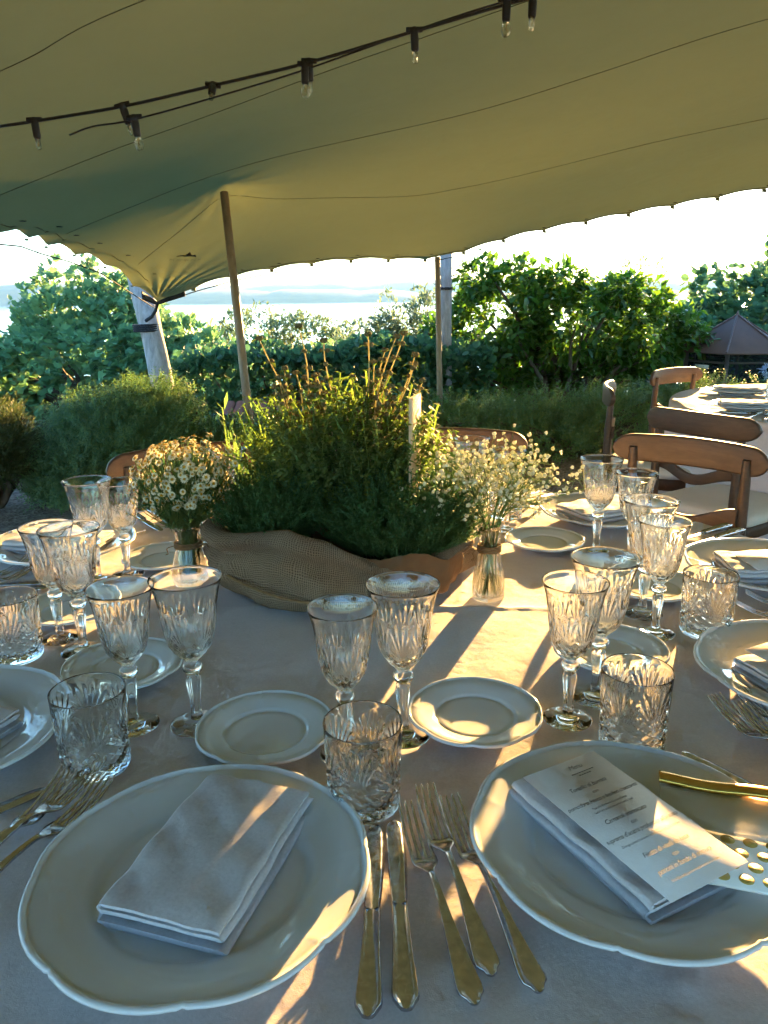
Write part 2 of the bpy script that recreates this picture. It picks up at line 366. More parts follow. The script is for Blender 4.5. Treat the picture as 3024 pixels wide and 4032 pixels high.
on_can([(-1.98,6.59),(-1.6,6.37),(-1.34,6.21),(-1.12,6.16),(-.61,6.4),(.18,6.66),(.65,6.57),(1.31,6.28),(1.93,6.06),(2.69,5.87),(4.2,5.4)], 90)
# hem band, eyelet patches, tabs and the edge ropes
def edge_pt(side, s, inw=0.0, dz=0.0):
    P, L = (FR, sf) if side == 'F' else (LE, slf)
    q = np.array([np.interp(s, L, P[:,0]), np.interp(s, L, P[:,1])])
    t = np.array([np.interp(s+.05, L, P[:,0]), np.interp(s+.05, L, P[:,1])]) - q; t /= np.linalg.norm(t)+1e-9
    nrm = np.array([t[1], -t[0]]) if side == 'F' else np.array([-t[1], t[0]])
    q = q + nrm*inw; return np.array([q[0], q[1], canH(q[None])[0] + dz])
hem = [edge_pt('F', s, .11, -.004 + .03*(abs(math.sin(math.pi*s/TAB))**.7-.15)*math.exp(-.11/.13)) for s in np.linspace(.25, 7.4, 240)]
MB().tube(hem, .003, 4).build('hem_stitching', M['seam'], can)
hem = [edge_pt('L', s, .11, -.004 + .05*(abs(math.sin(math.pi*s/TAB))**.7-.15)*math.exp(-.11/.13)) for s in np.linspace(.3, 3.4, 120)]
MB().tube(hem, .003, 4).build('hem_stitching', M['seam'], can)
tabm = MB().box((0,0,-.008), (.035,.03,.026)); tab0 = tabm.build('edge_tab', M['canopy'], can, False)
eye = MB(); lathe(eye, [(.0001,-.006),(.017,-.006),(.02,-.002),(.0001,0)], 10); eye0 = eye.build('eyelet', M['strap'], can, False)
k = 0
for side, smax in (('F', 7.6), ('L', 3.2)):
    for i in range(1, int(smax/TAB)+1):
        q = edge_pt(side, i*TAB, -.01, 0); e = edge_pt(side, i*TAB, .2, -.004)
        if k == 0: t0, e0 = tab0, eye0
        else: t0, e0 = obj_from(tab0.data, 'edge_tab', can), obj_from(eye0.data, 'eyelet', can)
        t0.location = q; e0.location = e; k += 1
        if side == 'L': t0.scale = (.55,.55,.55)
rp = [edge_pt('F', i*TAB, -.03, -.025) for i in range(0, 18)]
MB().tube(rp, .005, 5).build('edge_rope', M['strap'], can)
rp = [edge_pt('L', i*TAB, -.05, -.03) for i in range(0, 8)]
MB().tube(rp, .005, 5).build('edge_rope', M['strap'], can)
# corner straps and lashing
c1 = np.array([-2.042,7.265,1.235])
a = edge_pt('F', .34, -.01, -.01); b = edge_pt('L', .22, -.01, -.01)
MB().loft([[c1+V3(0,-.02,.0),c1+V3(0,-.02,-.03),c1+V3(0,-.01,-.03),c1+V3(0,-.01,.0)],[a+V3(0,-.02,.03),a+V3(0,-.02,-.03),a+V3(0,-.01,-.03),a+V3(0,-.01,.03)]]).build('corner_strap', M['strap'], can, False)
MB().loft([[c1+V3(-.01,-.02,.0),c1+V3(-.01,-.02,-.03),c1+V3(0,-.02,-.03),c1+V3(0,-.02,.0)],[b+V3(-.02,-.02,.04),b+V3(-.02,-.02,-.03),b+V3(-.01,-.02,-.03),b+V3(-.01,-.02,.04)]]).build('corner_strap', M['strap'], can, False)
# printed mark near the corner: a small mountain outline over a line of faint letters
def logo():
    m, f = MB(), MB(); o = np.array([-1.655,6.80]); ex, ey = np.array([.68,.73]), np.array([.55,-.84])
    def P(x, y):
        q = o + ex*x*.30 + ey*y*.30; return np.array([q[0], q[1], canH(q[None])[0]-.008])
    poly = [(-.33,.12),(-.2,.2),(-.05,.17),(.06,.36),(.16,.2),(.3,.22),(.36,.1),(.16,.14),(.0,.12),(-.2,.16)]; c = np.mean([P(*q) for q in poly], 0); n = len(poly)
    m.add(np.vstack([[P(*q) for q in poly], c]), [[n, i, (i+1) % n] for i in range(n)])
    for i in range(9):                                   # worn print: only broken strokes are left of the letters
        x = -.46+.115*i; h_ = (.0,.11,.02,.09,.0,.1,.03,.08,.05)[i]
        for (x0, y0, x1, y1) in ((x,-.08,x+.02,.02),(x+.05,-.08+h_,x+.07,.02)) if i % 3 else ((x,-.08,x+.015,.0),(x,-.03,x+.07,-.01)):
            f.add([P(x0,y0), P(x1,y0), P(x1,y1), P(x0,y1)], [(0,1,2),(0,2,3)])
    return m, f
lm_, lf_ = logo(); lm_.build('printed_mark', M['strap'], can, False); lf_.build('worn_print', M['seam'], can, False)
# ------------------------------------------------------------------ poles and posts
def pole(name, p0, p1, r0, r1, mat, label, cat, lump=.0, seed=1, n=14, bend=0.):
    root = empty(name, p0, 0, label, cat); p0, p1 = np.array(p0, float), np.array(p1, float); k = np.linspace(0,1,26)
    pts = (p1-p0)[None]*k[:,None]; pts[:,0] += bend*np.sin(np.pi*k); mb = MB(); mb.tube(pts, r0+(r1-r0)*k, n)
    if lump:
        v = mb.v[0]; c = np.repeat(pts, n, 0); d = v-c; mb.v[0] = c + d*(1+lump*vnoise(v*np.array([9,9,2.2]), seed))[:,None]
    mb.build('shaft', M[mat], root); return root
pole('tent_pole', (-.93,5.45,0), (-1.137,6.011,2.0), .032, .029, 'bamboo', 'slim tan wooden pole propping the tent near its left corner', 'pole', .03, 2)
pole('tent_pole', (.64,8.5,-.25), (.613,8.84,1.66), .034, .031, 'bamboo', 'thin wooden pole beside the grey post behind the wooden sign', 'pole', .03, 5)
p1_ = pole('wooden_post', (-2.05,7.35,0), (-2.42,7.75,1.9), .115, .095, 'driftwood', 'thick weathered grey post lashed to the tent corner', 'post', .07, 3, 20, .03)
p2_ = pole('wooden_post', (.76,9.35,-.4), (.755,9.5,1.75), .078, .074, 'driftwood', 'straight weathered grey post behind the leafy tree\'s left side', 'post', .04, 4, 18)
def wrap(parent, base, top, h0, turns, r, wr, mat, name):
    base, top = np.array(base, float), np.array(top, float); d = (top-base)/np.linalg.norm(top-base)
    k = np.linspace(0, turns*2*np.pi, turns*20); c = d[None]*(h0 + k[:,None]/(turns*2*np.pi)*turns*wr*2.1)
    pts = c + r*np.stack([np.cos(k), np.sin(k), 0*k], -1); return MB().tube(pts, wr, 6).build(name, M[mat], parent)
wrap(p1_, (-2.05,7.35,0), (-2.42,7.75,1.9), .99, 4, .128, .009, 'strap', 'rope_lashing')
wrap(p2_, (.76,9.35,-.4), (.755,9.5,1.75), 1.72, 2, .083, .007, 'strap', 'rope_lashing')
MB().tube(np.array([(-2.042,7.265,1.225),(-2.07,7.29,1.16),(-2.13,7.36,1.1),(-2.2,7.38,1.06)])-np.array((-2.05,7.35,0)), .016, 6).build('tie_rope', M['strap'], p1_)
MB().tube(np.array([(.613,8.84,1.64),(.66,9.1,1.45),(.69,9.3,1.36)])-np.array((.76,9.35,-.4)), .007, 5).build('tie_rope', M['strap'], p2_)
# ------------------------------------------------------------------ festoon lights
def socket_meshes():
    s = MB(); lathe(s, [(.0001,.012),(.009,.012),(.0125,.006),(.0125,-.006),(.0115,-.008),(.013,-.012),(.0125,-.05),(.010,-.055),(.0001,-.055)][::-1], 14)
    s.box((0,0,.004),(.05,.014,.014))
    return s
def string(name, pts, lamps, rad, label, shape):
    root = empty(name, tuple(pts[0]), 0, label, 'string lights', 'festoon lights under the tent'); o = np.array(pts[0])
    MB().tube(polyline(pts, 90)-o, rad, 6).build('cable', M['black'], root)
    first = None
    for q, tx, ty in lamps:
        if first is None:
            s0 = socket_meshes().build('lamp_socket', M['black'], root); b = MB()
            if shape == 'tube': lathe(b, [(.0001,-.09),(.006,-.089),(.0085,-.084),(.009,-.055),(.0078,-.055),(.0075,-.083),(.0001,-.0875)], 14)
            else: lathe(b, [(.0001,-.098),(.009,-.095),(.0145,-.086),(.0155,-.078),(.013,-.066),(.009,-.055),(.008,-.055),(.012,-.067),(.0145,-.078),(.0135,-.086),(.0085,-.094),(.0001,-.0968)], 16)
            b0 = b.build('bulb', M['bulb'], s0); fl = MB().tube([(0,0,-.055),(.002,0,-.066),(-.002,0,-.074),(.0015,0,-.08)], .0012, 5).build('filament', M['gold'], s0); first = (s0, b0, fl)
            s = s0
        else:
            s = obj_from(first[0].data, 'lamp_socket', root); obj_from(first[1].data, 'bulb', s); obj_from(first[2].data, 'filament', s)
        s.location = np.array(q)-o; s.rotation_euler = (tx, ty, .1); s.scale = (1.15,1.15,1.15)
    return root
string('festoon_light_string', [(-2.3,3.35,1.84),(-1.482,3.301,1.924),(-1.347,3.306,1.942),(-.986,3.265,1.982),(-.628,3.23,2.042),(-.26,3.197,2.108),(.126,3.114,2.182),(.466,3.027,2.242),(.9,2.98,2.33)],
  [((-1.347,3.306,1.942),0,-.05),((-.986,3.265,1.982),.1,-.25),((-.628,3.23,2.042),-.9,.05),((-.26,3.197,2.108),0,0),((.126,3.114,2.182),.05,-.06),((.53,3.02,2.255),0,.02)], .006,
  'black festoon cable carrying small tubular clear bulbs under the tent', 'tube')
string('festoon_light_string', [(-1.171,3.181,1.868),(-1.084,3.189,1.898),(-.935,3.195,1.92),(-.618,3.161,1.985),(-.274,3.19,2.083),(.135,3.115,2.187),(.426,3.027,2.243),(.8,2.97,2.31)],
  [((-.925,3.195,1.925),0,-.1),((-.274,3.185,2.095),0,.03),((.44,3.02,2.245),0,0)], .0035, 'thinner loose-ended cable with round bulbs beside the main festoon cable', 'round')
# ================================================================== FOLIAGE TOOLS
def T_leaf(w=.5, dip=.06, droop=.15):
    v = np.array([(0,0,0),(-.36*w,.28,.02),(-.5*w,.55,.03),(0,.5,-dip),(.5*w,.55,.03),(.36*w,.28,.02),(0,1,-droop)])
    t = np.array([(0,3,1),(1,3,2),(2,3,6),(3,4,6),(3,5,4),(0,5,3)]); return v, t
def T_small(w=.45):
    return np.array([(0,0,0),(-.5*w,.5,.03),(0,1,-.08),(.5*w,.5,.03)]), np.array([(0,2,1),(0,3,2)])
def T_fig():
    out = [(0,.0),(-.28,.12),(-.5,.32),(-.3,.45),(-.45,.75),(-.17,.66),(0,1.),(.17,.66),(.45,.75),(.3,.45),(.5,.32),(.28,.12)]
    v = [(0,.4,-.05)] + [(x, y, .04*abs(x)*4-.12*y*y) for x, y in out]; n = len(out)
    return np.array(v), np.array([(0, 1+(i+1) % n, 1+i) for i in range(n)])
def T_round():
    a = np.linspace(0, 2*np.pi, 7, endpoint=False) - np.pi/2
    v = [(0,.5,-.06)] + [(.5*math.cos(x), .5+.5*math.sin(x), .03) for x in a]
    return np.array(v), np.array([(0, 1+i, 1+(i+1) % 7) for i in range(7)])
def T_blade(w=.05, curl=.35, seg=3):
    v, t = [], []
    for i in range(seg+1):
        k = i/seg; ww = w*(1-k)**.6*.5*(1 if i < seg else 0)+.002; z = curl*k*k
        v += [(-ww, k, z), (ww, k, z)]
    for i in range(seg): t += [(2*i,2*i+1,2*i+3),(2*i,2*i+3,2*i+2)]
    return np.array(v), np.array(t)
def T_sprig(n=9, ll=.3, w=.03, bend=.18, up=.9, seed=0, curl=0., stem=.012):
    """a shoot one unit long: bent stem with narrow leaves in pairs"""
    r = np.random.default_rng(seed); V, Tt = [], []
    def addm(v, t):
        o = sum(len(x) for x in V); V.append(np.array(v, float)); Tt.append(np.array(t)+o)
    k = np.linspace(0,1,5); ax = np.stack([bend*k*k, k, .04*np.sin(k*6)], -1)
    for d in (V3(1,0,0), V3(0,0,1)):
        a = ax - d*stem*(1-.6*k)[:,None]; b = ax + d*stem*(1-.6*k)[:,None]; v = np.stack([a,b],1).reshape(-1,3)
        addm(v, [q for i in range(4) for q in ((2*i,2*i+1,2*i+3),(2*i,2*i+3,2*i+2))])
    for i in range(n):
        k0 = .12 + .86*i/(n-1); p = np.array([bend*k0*k0, k0, 0]); an = i*2.4 + r.uniform(-.3,.3)
        for s in (0, np.pi):
            o = np.array([math.cos(an+s), up*(.7+.6*k0), math.sin(an+s)]); o /= np.linalg.norm(o); L = ll*(1.15-.55*k0)*r.uniform(.8,1.2)
            sd = np.cross(o, [0.1,1,.2]); sd /= np.linalg.norm(sd)+1e-9; m = p+o*L*.55+np.array([0,-curl*L*.12,0])*1; e = p+o*L+np.array([0,-curl*L,0])
            addm([p, m-sd*w*.5, m+sd*w*.5, e], [(0,1,2),(1,3,2)])
    return np.vstack(V), np.vstack(Tt)
def T_herb(n=9, ll=.11, w=.07, seed=0, wig=.1, stem=.007, lift=.5):
    """wiry herb stem one unit long with opposite small leaves"""
    r = np.random.default_rng(seed); V, Tt = [], []
    def addm(v, t):
        o = sum(len(x) for x in V); V.append(np.array(v, float)); Tt.append(np.array(t)+o)
    k = np.linspace(0,1,7); ph = r.uniform(0,6,2); ax = np.stack([wig*np.sin(k*5+ph[0])*k, k, wig*np.sin(k*4+ph[1])*k], -1)
    for d in (V3(1,0,0), V3(0,0,1)):
        v = np.stack([ax-d*stem, ax+d*stem], 1).reshape(-1,3); addm(v, [q for i in range(6) for q in ((2*i,2*i+1,2*i+3),(2*i,2*i+3,2*i+2))])
    for i in range(n):
        k0 = .15+.85*i/(n-1); p = np.array([np.interp(k0, k, ax[:,j]) for j in range(3)]); an = i*1.57 + r.uniform(-.4,.4)
        for s in (0, np.pi):
            o = np.array([math.cos(an+s), lift, math.sin(an+s)]); o /= np.linalg.norm(o); L = ll*r.uniform(.7,1.2)
            sd = np.cross(o, [0,1,0]); sd /= np.linalg.norm(sd); m = p+o*L*.5
            addm([p, m-sd*w*.5*r.uniform(.8,1.1), p+o*L, m+sd*w*.5], [(0,2,1),(0,3,2)])
    return np.vstack(V), np.vstack(Tt)
def blob(n, c, rad, shell=.6, lump=.22, freq=3., seed=0, zmin=-9):
    d = rand_dirs(n); f = rng.uniform(shell**3, 1, n)**(1/3.)*(1+lump*vnoise(d*freq, seed))
    p = np.array(c)+d*f[:,None]*np.array(rad); k = p[:,2] > zmin
    return p[k], d[k]
def whorl(mb, tpl, pts, dirs, per, size, spread=.9, up=.2, jit=.3, pos_jit=.0):
    N = len(pts); P = np.repeat(pts, per, 0)+rng.normal(size=(N*per,3))*pos_jit; d = np.repeat(dirs, per, 0) + rng.normal(size=(N*per,3))*spread; d[:,2] += up
    mb.inst(tpl, P, frames(d, rng.normal(0, jit, N*per)+0), size*rng.uniform(.5,1.45, N*per))
def limbs(mb, base, targets, r0, r1=.01, sag=.0, wob=.12):
    for t in targets:
        b, t = np.array(base, float), np.array(t, float); k = np.linspace(0,1,9)
        pts = b+(t-b)*k[:,None]; pts[:,2] += .25*np.linalg.norm(t-b)*np.sin(np.pi*k)*.3 - sag*k; pts[:,:2] += np.sin(k[:,None]*np.pi*rng.uniform(1,2.6,2))*wob*np.linalg.norm(t-b)*rng.uniform(-.5,.5,2)
        mb.tube(pts, r0+(r1-r0)*k**.7, 7)
M['bark'] = m_simple('bark', (.16,.13,.10), (.07,.055,.04), 10., .9, 0., .2, .7, 30., (4,4,1))
M['fig'] = m_leaf('fig_leaf', [(.11,.25,.12),(.15,.31,.135),(.20,.35,.135)], .45, .48)
M['camellia'] = m_leaf('glossy_leaf', [(.04,.10,.022),(.06,.15,.028),(.085,.19,.035),(.13,.20,.035)], .30, .45, .5, (1.15,1.3,.5))
M['vine'] = m_leaf('vine_leaf', [(.06,.16,.08),(.09,.21,.095),(.13,.25,.095)], .5, .45)
M['olive'] = m_leaf('grey_green_leaf', [(.10,.18,.125),(.14,.22,.14),(.18,.26,.15)], .55, .45)
M['darkleaf'] = m_leaf('dark_hedge_leaf', [(.04,.12,.06),(.06,.16,.07),(.08,.19,.075)], .5, .42)
M['oak'] = m_leaf('far_tree_leaf', [(.10,.18,.10),(.14,.22,.11),(.18,.24,.11)], .6, .45)
M['rosemary'] = m_leaf('rosemary_needle', [(.09,.19,.10),(.12,.225,.11),(.16,.255,.10)], .55, .5, .25, (1.35,1.3,.6))
M['cypress'] = m_leaf('dark_needle', [(.04,.065,.02),(.06,.085,.025),(.09,.11,.03)], .6, .45)
M['thyme'] = m_leaf('thyme_leaf', [(.04,.105,.04),(.06,.14,.048),(.09,.175,.06)], .55, .45, .25)
M['oregano'] = m_leaf('oregano_leaf', [(.10,.16,.065),(.14,.20,.08),(.19,.24,.085)], .6, .55, .2, (1.15,1.35,.5))
M['oregano_stem'] = m_simple('woolly_stem', (.60,.54,.26), (.48,.42,.18), 60., .8, 0., .1, trans=.45)
M['bud'] = m_simple('dry_bud', (.20,.16,.07), (.10,.08,.035), 200., .9, 0., .1, .6, 500.)
M['mint'] = m_leaf('mint_leaf', [(.06,.17,.02),(.09,.22,.03)], .45, .5, .3)
M['petal'] = m_leaf('daisy_petal', [(.70,.64,.42),(.78,.74,.58),(.74,.66,.40)], .6, .35, .2)
M['yolk'] = m_simple('daisy_centre', (.58,.34,.03), (.42,.22,.02), 300., .8, 0., .1, .6, 900.)
M['gyp'] = m_leaf('gypsophila_bloom', [(.70,.70,.48),(.78,.78,.62),(.60,.62,.38)], .7, .4, .1)
M['gstem'] = m_simple('green_stem', (.16,.25,.07), (.10,.17,.045), 60., .6, trans=.25)
M['agap'] = m_leaf('pale_blue_petal', [(.42,.52,.66),(.55,.62,.72)], .6, .4, .2)
L6, LS, FG, RD = T_leaf(.5), T_small(.42), T_fig(), T_round()
def tree(name, base, blobs, tpl, mat, nclump, per, size, label, r0=.08, nl=9, spread=.9, shell=.6, lump=.25, up=.2, cat='tree', seed=1, zmin=-9, twig=0):
    root = empty(name, base, 0, label, cat); b0 = np.array(base, float); cr, tk = MB(), MB(); vol = np.array([np.prod(q[1])**.6667 for q in blobs]); tg = []
    for i, ((c, rad), v) in enumerate(zip(blobs, vol)):
        p, d = blob(int(nclump*v/vol.sum()), c, rad, shell, lump, 3., seed+i, zmin)
        whorl(cr, tpl, p-b0, d, per, size, spread, up, .5, size*.35); j = rng.choice(len(p), min(len(p), max(2, int(nl*v/vol.sum()))), False); tg += list(np.array(c)-b0+(p[j]-np.array(c))*.85)
        if twig:
            j = rng.choice(len(p), twig, False)
            for q, dd in zip(p[j], d[j]): tk.tube([q-b0-dd*.35*np.array(rad).min(), q-b0-dd*.1, q-b0], [.012,.008,.004], 5)
    limbs(tk, (0,0,0), tg, r0, .012); tk.build('trunk', M['bark'], root); cr.build('crown', M[mat], root, False); return root
# ------------------------------------------------------------------ far to near
tree('broadleaf_tree', (-3.4,25,-3.), [((-4.2,25,-.4),(1.5,1.3,1.25)),((-2.5,25.4,-.25),(1.3,1.2,1.2)),((-1.2,25,-.75),(1.2,1.,1.1))], LS, 'oak', 900, 9, .17, 'round-topped hazy tree before the lake, behind the bouquet plants', .12, 14, 1.2, .45)
tree('broadleaf_tree', (.2,23,-2.8), [((.0,23,-.6),(1.4,1.,.95)),((1.7,23,-.9),(1.6,1.,.95))], LS, 'oak', 500, 9, .16, 'low hazy tree before the lake left of the thin tent pole', .1, 10, 1.2, .45, seed=5)
tree('feathery_tree', (.35,11.5,-.9), [((.25,11.5,.3),(.6,.4,.8)),((-.4,11.6,.2),(.5,.4,.6)),((.62,11.3,.75),(.26,.25,.6)),((.1,11.4,.75),(.22,.2,.35)),((-.25,11.5,-.1),(.5,.4,.55))], LS, 'olive', 2600, 7, .07, 'tall feathery grey-green shrub just left of the thin tent pole', .04, 16, .8, .3, .3, .7, seed=8)
tree('slim_tree', (5.4,20,-2.3), [((5.2,20,1.0),(.75,.6,.5)),((6.3,20,1.25),(.8,.6,.75)),((5.75,20,.4),(1.3,.9,.6))], LS, 'oak', 520, 6, .13, 'thin open-crowned tree rising behind the glossy tree', .08, 16, 1.2, .35, .35, twig=10, seed=11)
tree('vine_tree', (7.9,15,-1.3), [((8.1,15,.35),(2.2,1.6,2.1)),((8.7,15,1.35),(1.0,1.,1.15)),((6.6,15.2,-.1),(1.6,1.3,1.35)),((5.7,14.6,-.3),(.9,.9,1.05))], RD, 'vine', 3600, 5, .125, 'tall tree smothered in round vine leaves behind the aviary', .14, 14, .8, .7, .2, seed=14)
tree('olive_tree', (8.9,16.5,-1.5), [((9.2,16.5,1.55),(1.3,1.,.95)),((8.2,16.3,.85),(.7,.7,.85))], LS, 'olive', 800, 7, .13, 'upright grey-green tree top above the vine leaves', .1, 14, .7, .4, .35, 1.0, seed=17)
tree('fig_tree', (-4.5,12.5,-.9), [((-4.7,12.4,-.05),(1.75,1.5,1.6)),((-3.2,12.5,-.3),(1.15,1.1,1.15)),((-6.6,12.3,-.5),(1.5,1.3,1.2)),((-2.75,12.3,.15),(.55,.5,.42))], FG, 'fig', 4600, 6, .135, 'big spreading fig tree with lobed leaves behind the lashed post', .12, 22, .75, .72, .2, .35, seed=20, twig=14)
# ivy-dark clipped hedge in the middle
def hedge(name, base, cx, cy, hx, hy, z0, z1, tpl, mat, n, size, label, up=.3, spread=.8, wav=.12, seed=1, cat='hedge', per=3):
    root = empty(name, base, 0, label, cat); mb = MB(); x = rng.uniform(-1,1,n); y = rng.uniform(-1,1,n); face = rng.uniform(0,1,n)
    z = rng.uniform(0,1,n); top = face < .4; fr = (~top) & (face < .85); z[top] = rng.uniform(.85,1,top.sum()); y[fr] = rng.uniform(-1,-.75,fr.sum())
    p = np.stack([cx+x*hx, cy+y*hy, z], -1); ht = z1*(1+wav*vnoise(np.stack([p[:,0]*2.5, p[:,1]*2.5, 0*x], -1), seed)); p[:,2] = z0+(ht-z0)*p[:,2]
    p[:,1] += .12*vnoise(p*2.2, seed+1); d = np.stack([0*x, -.8*fr-.05, 1.*top+.25], -1)+.2*rng.normal(size=(n,3))
    whorl(mb, tpl, p-np.array(base), d, per, size, spread, up, .8, size*.4); mb.build('foliage', M[mat], root, False)
    tk = MB()
    for k in range(7):
        bx = cx+hx*rng.uniform(-.9,.9); tk.tube([(bx-base[0], cy-base[1], z0-.1-base[2]), (bx-base[0]+.05, cy-base[1], (z0+z1)/2-base[2]), (bx-base[0]-.05, cy-base[1]-.1, z1*.8-base[2])], [.03,.022,.008], 6)
    tk.build('stems', M['bark'], root); return root
hedge('clipped_hedge', (-.5,9.6,-.4), -.6, 9.7, 1.9, .6, -.45, .62, RD, 'darkleaf', 2600, .075, 'dark clipped leafy hedge behind the bouquet plants, before the far trees', wav=.16, seed=4)
tree('camellia_tree', (2.3,10.3,-.48), [((1.46,10.3,.95),(.80,.62,.62)),((2.45,10.3,.92),(.95,.66,.60)),((3.4,10.3,.80),(.66,.52,.56)),((1.43,10.3,.28),(.78,.5,.44)),((2.8,10.4,.2),(.8,.5,.26)),((1.25,10.2,1.46),(.32,.3,.24)),((2.25,10.2,1.40),(.36,.3,.2)),((3.05,10.2,1.28),(.3,.3,.22)),((3.98,10.3,.72),(.3,.3,.3)),((.72,10.2,.72),(.24,.25,.28)),((1.75,10.2,1.52),(.18,.2,.16))], L6, 'camellia', 2700, 5, .11, 'bushy tree with glossy bright green leaves and several dark trunks', .055, 18, .85, .5, .22, -.15, seed=30, twig=12)
hedge('shrub_bank', (2.6,12,-.8), 2.6, 12.2, 3.6, .6, -.9, .42, RD, 'vine', 2600, .12, 'green shrub bank showing between the glossy tree\'s trunks', seed=71, wav=.2)
hedge('shrub_bank', (-5.,14.6,-1.2), -5., 14.8, 4.2, .6, -1.3, .15, RD, 'vine', 2400, .14, 'green shrub bank low behind the fig tree', seed=75, wav=.2)
# tiled shelter behind the hedge
sh = empty('garden_shelter', (-1.42,8.7,-.36), 0, 'small shelter with terracotta tile roof beside the slim tent pole', 'shelter')
M['tile'] = m_simple('terracotta', (.24,.10,.06), (.16,.065,.04), 20., .85); M['stone'] = m_simple('stone_wall', (.26,.22,.17), (.16,.13,.10), 6., .9, 0., .2, .6, 20.)
MB().box((0,0,.2),(.5,.35,.42)).build('wall', M['stone'], sh, False)
for i in range(6):
    k = np.linspace(0,np.pi,7); ring = lambda y, z: np.stack([-.3+.12*i+.058*np.cos(k), np.full(7,y), z+.03*np.sin(k)], -1)
    MB().grid(np.stack([ring(-.3,.36), ring(.0,.47)])).build('tile', M['tile'], sh)
# ------------------------------------------------------------------ rosemary and dark hedges
SPR = [T_sprig(8, .32, .06, .25, .8, s, .5) for s in range(4)]; SPN = [T_sprig(10, .2, .05, .12, 1.1, 10+s, 0.) for s in range(3)]
def shrub(name, base, blobs, tpls, mat, n, size, label, up=.9, cat='shrub', zmin=.0, seed=1, shell=.75, lump=.09, outw=1., twn=10, trunk=False):
    root = empty(name, base, 0, label, cat); b0 = np.array(base, float); mb = MB(); vol = np.array([np.prod(q[1])**.6667 for q in blobs])
    for i, ((c, rad), v) in enumerate(zip(blobs, vol)):
        p, d = blob(int(n*v/vol.sum()), c, rad, shell, lump, 3.5, seed+i, zmin)
        for j, tp in enumerate(tpls):
            q = slice(j, None, len(tpls)); dd = d[q]*outw+rng.normal(size=d[q].shape)*.35; dd[:,2] += up
            mb.inst(tp, p[q]-b0-d[q]*size*.4, frames(dd, rng.uniform(0,6.28,len(dd))), size*rng.uniform(.5,1.6,len(dd)))
    mb.build('foliage', M[mat], root, False); tk = MB()
    tg = [np.array(b[0])+rng.normal(size=3)*np.array(b[1])*.4-b0 for b in blobs for _ in range(twn)]
    limbs(tk, (0,0,0), tg, .035 if trunk else .02, .005, 0, .2); tk.build('stems', M['bark'], root); return root
shrub('rosemary_bush', (-1.5,5.25,0), [((-1.80,5.05,.28),(.44,.5,.37)),((-1.6,5.25,.36),(.33,.4,.36)),((-1.98,4.85,.12),(.32,.36,.28)),((-1.12,5.4,.14),(.36,.34,.26))], SPR, 'rosemary', 8500, .115, 'rounded grey-green rosemary bush with curling shoots behind the left glasses', seed=40)
shrub('clipped_hedge', (-2.45,4.7,0), [((-2.55,4.6,.38),(.55,.5,.25)),((-3.0,4.6,.38),(.6,.5,.27))], SPN, 'cypress', 5200, .11, 'dark clipped shrub with bare trunks at the far left', .7, 'hedge', .13, 44, .5, .1, trunk=True)
shrub('lavender_hedge', (1.5,6.3,0), [((.55,6.2,.12),(.55,.5,.33)),((1.2,6.3,.12),(.6,.55,.34)),((1.95,6.4,.13),(.6,.55,.35)),((2.7,6.5,.15),(.6,.55,.36)),((3.5,6.6,.15),(.6,.55,.36)),((-.1,6.2,.1),(.5,.5,.3))], SPR, 'rosemary', 10500, .12, 'long low feathery green hedge under the glossy tree', seed=50)
shrub('rosemary_bush', (-.55,5.7,0), [((-.6,5.75,.12),(.5,.45,.26)),((-.1,5.9,.1),(.45,.4,.22))], SPR, 'rosemary', 1800, .15, 'low sunlit feathery bush behind the daisy vase', seed=56)
# agapanthus by the aviary
for i, (x, y, z, r, lb) in enumerate(((4.25,8.55,.42,.085,'pale blue agapanthus head against the aviary panel'),(3.75,7.4,.28,.10,'pale blue agapanthus clump at the second table\'s far edge'),(4.02,7.5,.27,.085,'pale blue agapanthus head beside the larger clump'))):
    root = empty('agapanthus', (x,y,-.1), 0, lb, 'flower'); mb = MB(); p, d = blob(70, (0,0,z+.1), (r,r,r*.8), .8, .05)
    whorl(mb, T_leaf(.35), p-d*.02, d, 2, .05, .4, 0, .5); mb.build('bloom', M['agap'], root, False)
    MB().tube([(0,0,0),(.02,0,(z+.1)*.5),(0,0,z+.1)], .008, 6).build('stem', M['gstem'], root)
# ------------------------------------------------------------------ aviary
av = empty('garden_aviary', (4.62,10.3,-.5), R(0), 'six-sided garden aviary with coppery metal roof and mesh sides', 'aviary')
M['copper'] = m_simple('aged_copper', (.17,.095,.07), (.11,.066,.052), 3.2, .65, .1, .5, .2, 12.)
M['avframe'] = m_simple('brown_painted_frame', (.10,.08,.07), (.06,.05,.045), 12., .6)
T = NT('wire_mesh'); tc = T.n('ShaderNodeTexCoord'); d = T.n('ShaderNodeBsdfDiffuse'); d.inputs[0].default_value = (.025,.03,.035,1); tp = T.n('ShaderNodeBsdfTransparent')
mx = T.n('ShaderNodeMixShader', i0=.35); T.l(d.outputs[0], mx.inputs[1]); T.l(tp.outputs[0], mx.inputs[2]); M['mesh'] = T.finish(mx.outputs[0])
RA, ZE, ZA = .73, 1.03, 1.47
hx = [np.array([RA*math.cos(R(60*k)), RA*math.sin(R(60*k)), ZE]) for k in range(6)]; ap = V3(0,0,ZA)
